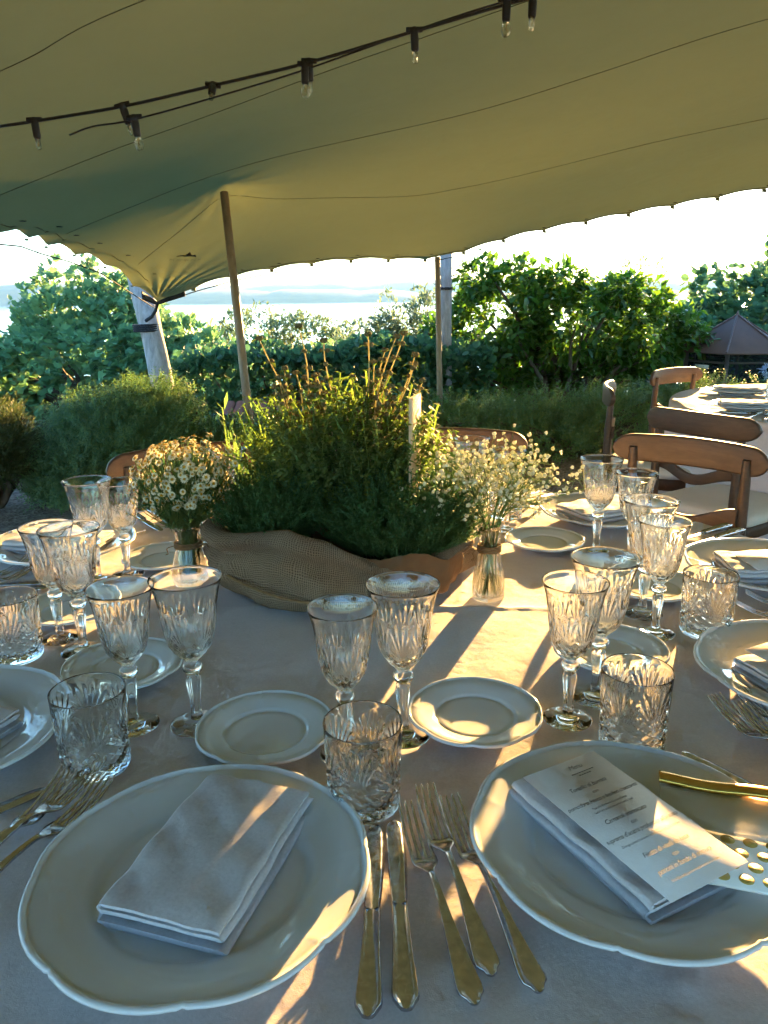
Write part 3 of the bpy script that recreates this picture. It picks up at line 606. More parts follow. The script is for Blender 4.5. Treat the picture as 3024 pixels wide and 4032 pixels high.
for k in range(6):
    a, b = hx[k], hx[(k+1) % 6]; dn = V3(0,0,-.02)
    MB().add([a,b,ap,a+dn,b+dn,ap+dn], [(0,1,2),(3,5,4),(0,3,4),(0,4,1)]).build('roof_panel', M['copper'], av, False)
    MB().tube([a*1.01, ap+V3(0,0,.008)], .012, 6).build('roof_ridge', M['copper'], av)
    ip = lambda q, z: np.array([q[0]*.84, q[1]*.84, z])
    MB().box(ip(a,.5), (.045,.045,1.04), R(60*k)).build('corner_post', M['avframe'], av, False)
    for z in (.02,.42,.9):
        MB().tube([ip(a,z), ip(b,z)], .014, 4).build('cross_rail', M['avframe'], av, False)
    MB().add([ip(a,.02)*np.array([.985,.985,1]), ip(b,.02)*np.array([.985,.985,1]), ip(b,1.02)*np.array([.985,.985,1]), ip(a,1.02)*np.array([.985,.985,1])], [(0,1,2),(0,2,3)]).build('wire_panel', M['mesh'], av, False)
MB().tube([(0,0,ZA),(0,0,ZA+.06)], [.02,.006], 8).build('finial', M['copper'], av)
mm = ip(hx[3],0)*.55+ip(hx[4],0)*.45
MB().box((mm[0]-.03, mm[1]-.03, .84), (.2,.012,.045), R(-60)).build('nameplate', M['white'], av, False)
sp_ = MB(); p, d = blob(160, (.05,.0,.55), (.3,.3,.35), .2); whorl(sp_, L6, p, d, 3, .08); o_ = sp_.build('leafy_plant', M['camellia'], None, False, (4.62,10.3,-.5)); tag(o_, 'green leafy plant growing inside the aviary', 'plant')
# ================================================================== TABLES
TC = np.array([0., 1.28]); TR = .90
def tablecloth(name, cx, cy, Rr, drop, label, seed, creases=()):
    n = 220; th = np.linspace(0, 2*np.pi, n, endpoint=False); rows = []
    rr = np.concatenate([np.linspace(.004, Rr-.02, 120)]); r_ = np.random.default_rng(seed); ph = r_.uniform(0, 6.28, 6)
    for r in rr:
        x, y = r*np.cos(th), r*np.sin(th); z = np.zeros(n)
        q = np.stack([x+cx, y+cy, 0*x], -1); z += .0022*vnoise(q*9, seed+1)+.0017*vnoise(q*np.array([30,12,1]), seed+2)+.0007*vnoise(q*47, seed+3)
        for (px, py, dx, dy, w_, a_) in creases:
            dist = (q[:,0]-px)*dy-(q[:,1]-py)*dx; z += a_*np.exp(-np.abs(dist)/w_)
        rows.append(np.stack([x, y, z+.003], -1))
    for k in np.linspace(0, 1, 5)[1:]:
        a = k*np.pi/2; rows.append(np.stack([(Rr-.02+.02*math.sin(a))*np.cos(th), (Rr-.02+.02*math.sin(a))*np.sin(th), np.full(n, .003-.02*(1-math.cos(a)))], -1))
    for k in np.linspace(0, 1, 22)[1:]:
        f = .075*k**.8*(np.sin(11*th+ph[0])*.6+np.sin(17*th+ph[1]+k)*.35+np.sin(29*th+ph[2])*.15)
        r2 = Rr+.035*k+f*.8; rows.append(np.stack([r2*np.cos(th), r2*np.sin(th), np.full(n, -.017-drop*k)], -1))
    o = MB().grid(np.array(rows), cv=True).build(name, M['cloth'], None, True, (cx, cy, TZ-.003)); tag(o, label, 'tablecloth'); return o
tablecloth('tablecloth', TC[0], TC[1], TR, .62, 'pinkish-white linen cloth over the near round table', 1,
  [(.453,1.093,.342,.94,.007,.0035),(.453,1.093,.342,.94,.02,.002),(.19,1.234,1,-.05,.006,.003),(-.09,.97,.13,.99,.012,.004),(-.198,.47,.25,.97,.008,.004),(-.4,1.25,.3,.95,.01,.002),(.055,.6,.12,.99,.006,.0025),(-.3,.7,.97,.1,.008,.002)])
tablecloth('tablecloth', 2.33, 3.68, .90, .66, 'white linen cloth hanging over the second table at the right', 5)
M['tablewood'] = m_wood('plain_table_wood', (.3,.2,.11), (.2,.13,.07))
for cx, cy, lb in ((TC[0], TC[1], 'round dining table beneath the near linen cloth'), (2.33,3.68,'round dining table beneath the second cloth')):
    t = empty('dining_table', (cx,cy,0), 0, lb, 'table'); b = MB(); lathe(b, [(.0001,.715),(.875,.715),(.88,.72),(.88,.738),(.875,.742),(.0001,.742)], 64); b.build('tabletop', M['tablewood'], t)
    for k in range(4): MB().tube([(.5*math.cos(R(45+90*k)), .5*math.sin(R(45+90*k)), 0), (.5*math.cos(R(45+90*k)), .5*math.sin(R(45+90*k)), .714)], .025, 8).build('leg', M['tablewood'], t)
# ------------------------------------------------------------------ chairs
def rrect(w, h, r, n=4):
    pts = []
    for cx, cy, a0 in ((w/2-r,h/2-r,0),(-w/2+r,h/2-r,90),(-w/2+r,-h/2+r,180),(w/2-r,-h/2+r,270)):
        for i in range(n+1): a = R(a0+90*i/n); pts.append((cx+r*math.cos(a), cy+r*math.sin(a)))
    return np.array(pts)
def make_chair():
    root = empty('dining_chair')
    xs_ = -np.cos(np.linspace(0,np.pi,45)); rings = []
    for x in xs_:
        e = math.sqrt(max(1e-4, 1-max(0,(abs(x)-.76)/.24)**2)); hh = .090*e*(1-.06*x*x)+.002; yc = -.235-.045*(1-x*x)+.008
        q = rrect(.021, hh, min(.009, hh*.45)); rings.append(np.stack([np.full(len(q), .238*x), yc+q[:,0], .793+.004*(1-x*x)+q[:,1]], -1))
    rail = MB().loft(rings).build('top_rail', M['chair'], root)
    for x in (-.165,.165):
        for z in (.78,.808): 
            s = MB(); lathe(s, [(.0001,0),(.0035,0),(.003,.0015),(.0001,.0015)], 8); o = s.build('screw', M['black'], rail); o.location = (x,-.243,z); o.rotation_euler = (R(-90),0,0)
    for sx in (-1,1):
        k = np.linspace(0,1,14); pts = np.stack([sx*(.175+.0*k), -.205+.06*(k-.5)**2*2-.06*k, .0+.80*k], -1); rad = np.interp(k, [0,.5,.6,.93,1],[.014,.02,.0195,.015,.012])
        MB().tube(pts, rad, 10).build('back_leg', M['chair'], root)
        MB().tube([(sx*.185,.2,0),(sx*.188,.2,.22),(sx*.188,.2,.425)], [.013,.017,.019], 10).build('front_leg', M['chair'], root)
        MB().box((sx*.178,0,.385),(.022,.37,.06)).build('seat_rail', M['chair'], root, False)
        MB().box((sx*.178,0,.2),(.016,.37,.024)).build('stretcher', M['chair'], root, False)
    MB().box((0,.2,.385),(.34,.022,.06)).build('seat_rail', M['chair'], root, False); MB().box((0,-.19,.385),(.33,.022,.06)).build('seat_rail', M['chair'], root, False)
    k = np.linspace(-1,1,17); r2 = []
    for x in k:
        q = rrect(.018, .042+.016*abs(x)**2, .007); r2.append(np.stack([np.full(len(q), .168*x), -.222-.03*(1-x*x)+q[:,0], .60-.028*math.cos(x*np.pi)*.8+q[:,1]], -1))
    MB().loft(r2).build('lower_rail', M['chair'], root)
    c = MB(); q = rrect(.43,.43,.07,8); prof = [(.55,-.02),(.93,-.022),(1.,-.01),(1.,.012),(.95,.026),(.8,.034),(.4,.04),(.01,.041)]
    c.grid(np.array([np.stack([q[:,0]*f, q[:,1]*f+.0, np.full(len(q), .435+z)], -1) for f, z in prof]), cv=True, flip=True); c.build('seat_cushion', M['cushion'], root)
    return root
ch0 = make_chair(); first = True
for x, y, fx, fy, lb in ((.78,2.15,-.667,-.745,'brown wooden chair at the near table\'s right, facing the camera'),
  (1.40,3.04,.82,.57,'brown chair turned away, seen from behind at the second table'),
  (1.86,4.38,.55,-.83,'sunlit chair at the far side of the second table'),
  (1.37,3.78,.955,-.29,'chair seen edge-on between the hedge and second table'),
  (.2,2.31,-.18,-.98,'chair half hidden behind the white gypsophila'),
  (-.48,2.09,.5,-.86,'chair half hidden behind the daisies'),
  (2.68,4.62,-.3,-.95,'chair at the right picture edge behind the second table')):
    c = ch0 if first else copy_tree(ch0); first = False
    c.location = (x, y, 0); c.rotation_euler = (0, 0, math.atan2(-fx, fy)); tag(c, lb, 'chair', 'wooden dining chairs')
# ================================================================== GLASS
def goblet_meshes():
    N = 8
    outer = [(.0095,.0925),(.0135,.0965),(.0185,.1015),(.0230,.107),(.0265,.1135),(.0290,.120),(.0308,.127),(.0320,.134),(.0330,.142),(.0339,.150),(.0348,.158),(.0358,.166),(.0370,.174),(.0386,.182),(.0407,.190),(.0432,.197),(.0438,.1988)]
    oz = np.array(outer); zz = np.concatenate([np.linspace(.0925,.175,46), np.linspace(.178,.1988,8)]); rr = np.interp(zz, oz[:,1], oz[:,0])
    prof = [(.0001,.0915)] + list(zip(rr, zz)) + [(.04385,.1996),(.04365,.2000),(.04345,.1996)]
    zi = np.linspace(.196,.108,22); ri = np.maximum(np.interp(zi, oz[:,1], oz[:,0])-np.interp(zi,[.1,.15,.19,.2],[.0036,.0022,.0010,.0006]), .001)
    prof += list(zip(ri, zi)) + [(.011,.1030),(.005,.1010),(.0001,.1005)]
    nout = 1+len(zz)
    def disp(i, r, z, th):
        r_ = np.full_like(th, r); z_ = np.full_like(th, z)
        if 1 <= i < nout and z < .178: r_ = r_ - cut(th, z, .112, .0335, N, .056, .0018, .0975)
        return r_, z_
    b = MB(); lathe(b, prof, 224, disp)
    s = MB(); sp2 = [(.0001,.0105),(.0075,.0105),(.0068,.015),(.0060,.022),(.0062,.032),(.0072,.044),(.0088,.057),(.0094,.064),(.0088,.069),(.0066,.0715),(.0062,.073),(.0092,.0745),(.0118,.0775),(.0126,.081),(.0118,.0845),(.0094,.0872),(.0072,.0885),(.0080,.0905),(.0092,.0923),(.0001,.0923)]
    def dsp(i, r, z, th):
        a = .07 if .013 < z < .070 else 0.
        return r*(1+a*np.cos(8*th)), np.full_like(th, z)
    lathe(s, sp2, 48, dsp)
    f = MB(); lathe(f, [(.0001,0),(.031,0),(.0333,.0008),(.0338,.0018),(.0330,.0028),(.027,.0040),(.019,.0058),(.0125,.0082),(.0085,.0102),(.0001,.0103)], 64)
    return b, s, f
def cut(th, z, zf, rav, N, hmax, depth, zlow):
    """depth of fans and diamonds cut into the glass at angle th and height z"""
    per = 2*np.pi/N; t = (th % per)-per/2; u = t*rav; v = z-zf; d = np.zeros_like(th)
    L = np.hypot(u, v); phi = np.arctan2(u, v); lim = hmax*(.55+.45*np.cos(phi*1.35)**2)
    if v > 0:
        fan = np.abs(((phi/(.19)+.5) % 1)-.5)*2; env = np.clip((lim-L)/(.35*lim), 0, 1)*np.clip(L/.008, 0, 1)*(np.abs(phi) < 1.05)
        d = np.maximum(d, env*(1-fan)**1.1)
    k = N/ (2*np.pi)*2; a = (th*k + (z-zlow)*85) % 1; b = (th*k - (z-zlow)*85) % 1
    dia = np.maximum(1-np.abs(a-.5)*2*1.0/.55*1, 1-np.abs(b-.5)*2/.55); dia = np.clip(dia, 0, 1)
    tri = np.abs(u)/(per*rav/2); top = zf+.004+.035*tri**1.2
    ed = np.clip((top-z)/.004, 0, 1)*np.clip((z-zlow+.006)/.005, 0, 1)
    return depth*np.maximum(d, dia*ed*.9)
gb, gs, gf = goblet_meshes()
gob0 = empty('crystal_goblet'); gb.build('bowl', M['glass'], gob0); gs.build('stem', M['glass'], gob0); gf.build('foot', M['glass'], gob0)
BIG, SM = (1.0,1.0,1.0), (.92,.92,.945)
goblets = [(-.321,.871,SM,'smaller goblet standing before the left bread plate, behind the left tumbler'),
 (-.241,.872,BIG,'larger goblet left of the front bread plate, before the daisy vase'),
 (-.048,.803,SM,'smaller goblet directly behind the centre front tumbler'),
 (.021,.843,BIG,'larger goblet between centre tumbler and burlap sack'),
 (.232,.875,SM,'goblet right of the centre bread plate, its foot beside the menu plate'),
 (.283,.930,BIG,'taller goblet overlapped by the one beside the right front tumbler'),
 (.436,1.208,BIG,'rear goblet of the sunlit pair behind the right bread plate'),
 (.431,1.129,SM,'front goblet of the sunlit pair by the right tumbler'),
 (.445,1.535,BIG,'goblet before the folded napkin on the far right plate'),
 (.492,1.455,SM,'goblet partly hidden behind the sunlit pair at right'),
 (-.521,1.134,SM,'leftmost goblet of the left pair, warm light in its bowl'),
 (-.465,1.084,BIG,'right goblet of the left pair near the picture edge'),
 (-.552,1.392,BIG,'rear left goblet before the dark hedge'),
 (-.505,1.425,SM,'rear goblet beside the far left plate, nearest the daisies'),
 (.207,1.775,BIG,'goblet behind the gypsophila, its rim against the far chair'),
 (.280,1.690,SM,'goblet seen through the right of the gypsophila'),
 (-.347,1.675,BIG,'goblet glimpsed between daisies and rosemary'),
 (-.395,1.60,SM,'goblet whose foot shows right of the daisy vase')]
for i, (x, y, s, lb) in enumerate(goblets):
    c = gob0 if i == 0 else copy_tree(gob0); c.location = (x, y, TZ+.0035); c.scale = s; c.rotation_euler = (0,0,i*.37); tag(c, lb, 'goblet', 'cut crystal goblets')
def tumbler_mesh():
    zz = np.linspace(.004,.094,56); rr = .0385+.0030*(zz/.1); prof = [(.0001,.0),(.034,.0),(.0375,.0012)] + list(zip(rr, zz)) + [(.0416,.0985),(.0415,.0997),(.0412,.1),(.0409,.0997),(.0406,.0985)]
    zi = np.linspace(.094,.020,16); prof += [(.0360+.0028*(z/.1)+.0007+.0012*max(0,(z-.08)/.014), z) for z in zi] + [(.033,.0145),(.024,.0115),(.01,.0105),(.0001,.0103)]
    def disp(i, r, z, th):
        rr_ = np.full_like(th, r); z_ = np.full_like(th, z)
        if 3 <= i < 3+56: rr_ = rr_ - cut(th, z, .034, .040, 6, .058, .0024, .012)
        return rr_, z_
    b = MB(); lathe(b, prof, 176, disp); return b
tum0 = tumbler_mesh().build('crystal_tumbler', M['glass'])
for i, (x, y, lb) in enumerate(((-.338,.783,'cut tumbler at the left beside the crossed forks'),(-.0245,.71,'cut tumbler in the centre between the two front dinner plates'),(.296,.818,'cut tumbler behind the menu plate'),
 (.512,1.132,'sunlit cut tumbler beside the right dinner plate'),(-.562,1.07,'cut tumbler cropped by the left picture edge'),(.297,1.80,'cut tumbler seen through the right gypsophila stems'),(-.40,1.665,'cut tumbler behind the daisy vase'))):
    c = tum0 if i == 0 else obj_from(tum0.data, 'crystal_tumbler'); c.location = (x, y, TZ+.0035); c.rotation_euler = (0,0,.4+i*.5); tag(c, lb, 'tumbler', 'cut crystal tumblers')
# ================================================================== PLATES
def plate_mesh(Rp, lift, well, scal, n=8):
    k = Rp
    prof = [(.0001,.004),(well*.86,.004),(well*.88,.0),(well*.94,.0),(well*.98,.006),(well*1.08,.3*lift+.001),(.80*k,.55*lift),(.95*k,.86*lift),(.99*k,.965*lift),(1.0*k,1.0*lift),(.998*k,1.02*lift+.0015),(.985*k,1.0*lift+.0036),(.968*k,.955*lift+.0042),(.955*k,.92*lift+.0016),(.935*k,.885*lift+.0034),(.80*k,.60*lift+.0045),(well*1.10,.36*lift+.0055),(well*1.02,.30*lift+.0045),(well*.985,.16*lift+.0045),(well*.94,.008),(well*.8,.0072),(.0001,.0072)]
    def disp(i, r, z, th):
        f = np.clip((r/k-.72)/.28, 0, 1)**1.5; a = np.abs(np.sin(n*th/2)); c = a**.45
        bead = np.exp(-(a/.14)**2)*.012
        return r*(1+f*(scal*(c-1)+bead)), z+f*.0016*(1-c)
    b = MB(); lathe(b, prof, 256, disp); return b
din0 = plate_mesh(.156,.023,.096,.040).build('dinner_plate', M['porcelain'])
dinner = [(-.170,.594,'white scalloped dinner plate with plain folded napkin, front left'),(.236,.632,'white scalloped dinner plate holding the printed menu'),(-.551,.840,'dinner plate cropped by the left picture edge'),
 (.594,.968,'sunlit dinner plate cropped by the right edge, behind the menu plate'),(.735,1.385,'dinner plate at the right edge behind the sunlit tumbler'),(.532,1.785,'far dinner plate right of the gypsophila'),(-.695,1.577,'far dinner plate behind the left pair of goblets'),
 (.125,1.985,'dinner plate beyond the herbs, in front of the half hidden chair'),(-.333,1.915,'dinner plate behind the daisies at the far side')]
for i, (x, y, lb) in enumerate(dinner):
    c = din0 if i == 0 else obj_from(din0.data, 'dinner_plate'); c.location = (x, y, TZ+.003); c.rotation_euler = (0,0,.12+i*.3); tag(c, lb, 'plate', 'dinner plates')
br0 = plate_mesh(.086,.015,.050,.034,8).build('bread_plate', M['porcelain'])
for i, (x, y, lb) in enumerate(((-.149,.841,'bread plate behind the front left dinner plate, left of the tumbler'),(.113,.873,'bread plate in the middle, right of the tall goblet'),(-.380,1.013,'bread plate under the front left goblet\'s bowl'),(.335,1.050,'bread plate behind the two right goblets'),
  (.345,1.578,'bread plate right of the glass vase of gypsophila'),(-.450,1.494,'bread plate left of the daisy vase'),(-.543,1.233,'bread plate behind the stems of the left goblet pair'),(.487,1.307,'bread plate behind the sunlit goblet pair'))):
    c = br0 if i == 0 else obj_from(br0.data, 'bread_plate'); c.location = (x, y, TZ+.003); c.rotation_euler = (0,0,.2+i*.45); tag(c, lb, 'plate', 'bread plates')
# ================================================================== NAPKINS
def napkin_mesh(wd, ln, layers=4, th=.0031, gap=.0026, seed=0, flat=.0):
    """zigzag folded linen: folds run along the length, layered ends show"""
    h = th+gap; path = []; r_ = np.random.default_rng(seed)
    for L in range(layers):
        z = L*h; a, b = (-wd/2, wd/2) if L % 2 == 0 else (wd/2, -wd/2); ins = r_.uniform(0,.004)
        a, b = a*(1-ins/wd*2), b*(1-ins/wd*2); s_ = 1 if b > a else -1
        for x in np.linspace(a+s_*h*.6, b-s_*h*.6, 15): path.append((x, z))
        if L < layers-1:
            for q in np.linspace(-np.pi/2, np.pi/2, 7)[1:-1]: path.append((b-s_*h*.6+s_*math.cos(q)*h*.75, z+h/2+h/2*math.sin(q)))
    path = np.array(path); d = np.gradient(path, axis=0); d /= np.linalg.norm(d, axis=1)[:,None]+1e-9; nr = np.stack([-d[:,1], d[:,0]], -1)
    loop = np.vstack([path+nr*th/2, (path-nr*th/2)[::-1]])
    if path[0,0] < path[14,0]: pass
    rings = []; ys_ = np.linspace(-ln/2, ln/2, 33)
    for y in ys_:
        z = loop[:,1].copy(); x = loop[:,0].copy(); q = np.stack([x, np.full_like(x, y), 0*x], -1)
        e = abs(y)/(ln/2); z = z*(1-.05*e**6)+.0012*vnoise(q*30, seed+1)*(z/(layers*h)+.15)+.0012*vnoise(q*75, seed+5)*(z/(layers*h)); z += flat*(x/wd)
        x = x+.0008*vnoise(np.stack([np.round(z/h), np.full_like(x, y*25), 0*x], -1), seed+2)
        rings.append(np.stack([x, np.full_like(x, y)+.003*np.sin(np.round(loop[:,1]/h)*2.3+seed)*e**4, z+th/2], -1))
    m = MB(); m.grid(np.array(rings), cv=True, flip=False)
    n = len(path)
    for k, fl in ((0, True), (len(rings)-1, False)):
        P = np.array(rings[k]); I = np.arange(n-1); A = np.stack([I, I+1, 2*n-2-I], -1); B = np.stack([I, 2*n-2-I, 2*n-1-I], -1); t = np.vstack([A,B]); m.add(P, t[:, ::-1] if fl else t)
    return m
nap0 = napkin_mesh(.120,.192,5,seed=3).build('napkin', M['napkin'])
NZ = TZ+.0108
naps = [(-.162,.613,NZ,math.atan2(.057,-.187)+math.pi,0,'folded linen napkin lying plain on the front left plate'),
 (.228,.642,NZ,.48,0,'folded napkin beneath the menu card'),(-.57,.845,NZ,1.15,0,'folded napkin on the plate at the left edge'),(.60,.955,NZ,-1.25,0,'napkin under the blank card on the sunlit right plate'),
 (.745,1.375,NZ,-1.6,0,'folded napkin on the plate behind the sunlit tumbler'),(.53,1.79,NZ,-1.1,0,'crumpled-looking folded napkin on the far right plate'),(-.70,1.58,NZ,1.35,0,'folded napkin on the far left plate behind the goblet pair')]
for i, (x, y, z, rz, rx, lb) in enumerate(naps):
    c = nap0 if i == 0 else obj_from(nap0.data, 'napkin'); c.location = (x, y, z); c.rotation_euler = (rx, 0, rz); tag(c, lb, 'napkin', 'folded napkins')
NT_ = NZ + 5*.0057 + .0022
# ================================================================== MENU CARD, BLANK CARDS, FAVOUR BAG
CZ_ = NT_+.0012
menu = empty('menu_card', (.2315,.633,CZ_), .515, 'printed menu card in flowing script on the right plate\'s napkin', 'menu'); menu.rotation_euler = (R(1.5),R(1.0),.515)
MB().box((0,0,0),(.099,.191,.0008)).build('card', M['paper'], menu, False)
lines = [('Menu',0.010,.080,.0105),('Tortello di burrata',.0,.051,.0088),('con',.0,.041,.0072),('pomodoro fresco e basilico croccante',.0,.030,.0082),
 ('Tortello filled with burrata cheese',.0,.0215,.0042),('with fresh tomatoes and crunchy basil',.0,.016,.0042),('Carnaroli mantecato',.0,.0,.0088),('con',.0,-.010,.0072),('suprema d\'anatra profumata all\'arancia',.0,-.021,.0082),
 ('Orange scented carnaroli rice creamed with duck breast',.0,-.031,.0042),('Filetto di vitelli da latte',.0,-.049,.0088),('con',.0,-.059,.0072),('porcini in fondo di cottura',.0,-.070,.0088),('Veal fillet with porcini mushrooms in its gravy',.0,-.081,.0042)]
for tx, x, y, s in lines:
    f = bpy.data.curves.new('lettering', 'FONT'); f.body = tx; f.size = s; f.align_x = 'CENTER'; f.shear = .42 if s > .005 else .1; f.space_character = .93; f.offset = -.00006 if s > .005 else -.00004
    if s > .005: f.size = s*.93
    f.materials.append(M['ink']); o = bpy.data.objects.new('lettering', f); col.objects.link(o); o.parent = menu; o.location = (x, y, .0007); o.scale = (.86,1.,1.); text_mesh(o)
sub_ = MB()
for r_i, (n_, y) in enumerate(((9,.0735),(5,.0695))):
    for i in range(n_): sub_.box((.012+(i-(n_-1)/2)*.0034, y, .0007), (.0022,.0009,.0002))
sub_.build('fine_print', M['ink'], menu, False)
for x, y, rz, lb in ((.615,.985,-1.15,'blank pale card on the sunlit plate at the right edge'),(.77,1.37,-1.5,'pale card lying on the plate behind the sunlit tumbler')):
    o = MB().box((0,0,0),(.10,.19,.0012)).build('place_card', M['paper'], None, False, (x,y,CZ_+.001)); o.rotation_euler = (.03,0,rz); tag(o, lb, 'card')
bag = empty('favour_bag', (.336,.612,.781), -.30, 'clear cellophane favour bag with gold band and gold dots', 'bag')
g = np.linspace(-1,1,22); GX, GY = np.meshgrid(g, g, indexing='ij')
wob = .0012*vnoise(np.stack([GX*5, GY*5, 0*GX], -1).reshape(-1,3), 4).reshape(GX.shape)
MB().grid(np.stack([GX*.072, .032+GY*.027, .0035+wob+.004*np.sqrt(np.clip(1-GY**4,0,1))], -1)).build('cellophane', M['cello'], bag)
MB().box((.0,.002,.0015),(.146,.142,.003)).build('white_backing', M['white'], bag, False)
M['dot'] = m_simple('gold_print', (.46,.33,.08), (.40,.28,.06), 60., .5, .0); dm = MB(); lathe(dm, [(.0001,.0),(.0064,.0),(.0064,.0002),(.0001,.0002)], 16); d0 = None
for i in range(7):
    for j in range(4):
        x, y = -.064+.0195*i+(.0097 if j % 2 else 0), -.058+.0170*j
        if d0 is None: d0 = dm.build('gold_dot', M['dot'], bag, False); o = d0
        else: o = obj_from(d0.data, 'gold_dot', bag)
        o.location = (x, y, .0031)
bx_ = np.linspace(-.074,.076,29); ak = np.linspace(0, 2*np.pi, 12, endpoint=False)
MB().loft([np.stack([np.full(12,x), .070+.0085*np.cos(ak)+.001*math.sin(x*50), .0075+.0048*np.sin(ak)+.001*math.sin(x*60)], -1) for x in bx_]).build('gold_band', M['gold'], bag)
# ================================================================== CUTLERY
def xsec(w, t, rim=.0):
    p = [(-1,0),(-.93,.8),(-.82,1.),(-.66,.25 if rim else 1.),(0,.35 if rim else 1.),(.66,.25 if rim else 1.),(.82,1.),(.93,.8),(1,0),(.8,-.8),(0,-1.),(-.8,-.8)]
    return np.array([(x*w/2, z*t/2) for x, z in p])
def sweep(mb, ys, ws, zs, ts, rim):
    rings = []
    for y, w_, z, t in zip(ys, ws, zs, ts):
        q = xsec(w_, t, rim)[::-1]; rings.append(np.stack([q[:,0], np.full(len(q), y), z+q[:,1]], -1))
    return mb.loft(rings[::-1])
def make_fork():
    root = empty('table_fork'); zc = lambda y: np.interp(y, [0,.02,.06,.105,.128,.142,.155,.175,.2,.225], [.0045,.0042,.0080,.0135,.0138,.0105,.0065,.0075,.0125,.0235])
    y = np.array([0,.0012,.003,.0055,.0075,.010,.014,.02,.03,.045,.06,.08,.1,.115,.127,.134]); wd = np.array([.004,.0085,.0105,.0125,.0165,.0205,.0216,.0212,.0192,.0160,.0132,.0098,.0076,.0064,.0060,.0062])
    sweep(MB(), y, wd, zc(y), np.full(len(y), .0036)*np.where(y < .1, 1, 1.15), True).build('handle', M['silver'], root)
    y = np.array([.1335,.138,.143,.147,.151,.156,.160]); wd = np.array([.0064,.0095,.0155,.0208,.0238,.0245,.0245]); hd = MB()
    rings = []
    for yy, w_ in zip(y, wd):
        x = np.linspace(-1,1,9); c = -.0022*(1-x*x)*np.clip((yy-.138)/.02,0,1); top = np.stack([x*w_/2, np.full(9,yy), zc(yy)+c+.001], -1); bot = np.stack([x[::-1]*w_/2, np.full(9,yy), zc(yy)+c[::-1]-.001], -1); rings.append(np.vstack([top, bot]))
    hd.loft(rings).build('fork_head', M['silver'], root)
    for i in range(4):
        x0 = (-1.5+i)*.0066; y = np.array([.1595,.172,.185,.197,.21,.219,.224,.2255]); w_ = np.array([.0043,.0036,.0034,.0032,.0029,.0024,.0017,.0006]); m = MB(); rings = []
        for yy, ww in zip(y, w_):
            dz = -.0022*(1-(x0/.0123)**2)*np.interp(yy,[.16,.22],[1,.3]); q = rrect(ww, .0022, ww*.3, 2)[::-1]; rings.append(np.stack([x0*np.interp(yy,[.17,.2,.2255],[1,1.02,.97])+q[:,0], np.full(len(q),yy), zc(yy)+dz+q[:,1]], -1))
        m.loft(rings[::-1]).build('tine', M['silver'], root)
    return root
def make_knife():
    root = empty('table_knife'); y = np.array([0,.0012,.003,.005,.008,.012,.02,.035,.055,.075,.09,.098,.1005,.104]); wd = np.array([.006,.0105,.0125,.016,.0205,.0220,.0214,.0195,.0172,.0156,.0150,.0154,.0142,.0158])
    sweep(MB(), y, wd, np.full(len(y), .0058), np.interp(y,[0,.004,.02,.1],[.005,.009,.0105,.0085]), True).build('handle', M['silver'], root)
    y = np.array([.1035,.108,.13,.15,.17,.19,.2,.208,.214,.2175,.2185]); l = np.array([-.0068,-.0072,-.0080,-.0086,-.0090,-.0092,-.0090,-.0082,-.0062,-.0036,-.001]); r_ = np.array([.0068,.0072,.0086,.0096,.0098,.0094,.0090,.0082,.0066,.004,.001]); rings = []
    for yy, a, b in zip(y, l, r_):
        rings.append(np.array([(a,yy,.0050),(a*.8,yy,.0058),(b*.6,yy,.0056),(b,yy,.0047),(b*.6,yy,.0040),(a*.8,yy,.0040)]))
    MB().loft(rings).build('blade', M['silver'], root); return root
fk0, kn0 = make_fork(), make_knife(); used = set()
def lay(kind, end, tip, label, dz=0.0, tilt=0.0):
    src = fk0 if kind == 'fork' else kn0
    c = src if kind not in used else copy_tree(src); used.add(kind)
    e, t = np.array(end, float), np.array(tip, float); d = t-e; c.location = (e[0], e[1], TZ+.0032+dz); c.rotation_euler = (tilt, 0, math.atan2(-d[0], d[1]))
    tag(c, label, kind, 'silver cutlery'); return c
lay('knife', (-.016,.451), (-.012,.669), 'knife nearest the front left plate, its blade under the plate rim', 0)
lay('knife', (.013,.457), (.007,.678), 'right knife of the front pair beside the forks')
lay('fork', (.066,.462), (.022,.681), 'leftmost of the three front forks')
lay('fork', (.082,.486), (.040,.707), 'middle of the three front forks, reaching farthest up', .0018)
lay('fork', (.117,.471), (.065,.688), 'right one of the three front forks, nearest the menu plate', .001)
lay('fork', (-.415,.530), (-.354,.742), 'left fork of the crossed forks by the left tumbler', .001)
lay('fork', (-.415,.555), (-.325,.760), 'middle fork of the crossed forks by the left tumbler', .004)
lay('fork', (-.40,.525), (-.305,.728), 'fork half under the front left plate\'s rim', .0015)
lay('knife', (-.535,.585), (-.372,.739), 'dark knife blade left of the crossed forks')
lay('knife', (.475,.615), (.344,.798), 'knife tip showing behind the menu plate')
lay('fork', (.50,.68), (.425,.889), 'fork with tines by the sunlit crease, right side', .001)
lay('fork', (.525,.66), (.445,.872), 'fork overlapping the first one at right', .004)
lay('fork', (.56,.70), (.466,.900), 'rightmost fork tucked beside the right plate rim', .001)
lay('knife', (-.648,1.876), (-.515,1.703), 'left knife of the far pair beyond the left plate')
lay('knife', (-.60,1.89), (-.475,1.712), 'right knife of the far pair, behind the daisies')
lay('fork', (-.72,1.77), (-.545,1.64), 'fork with raised tines beside the far left plate', .001)
lay('fork', (-.735,1.74), (-.56,1.605), 'lower fork beside the far left plate rim', .001)
lay('fork', (-.80,1.24), (-.69,1.42), 'fork at the left edge crossing the knives', .005)
lay('fork', (-.82,1.27), (-.72,1.455), 'second fork at the left picture edge', .005)
lay('knife', (-.85,1.36), (-.64,1.375), 'upper knife at the left picture edge')
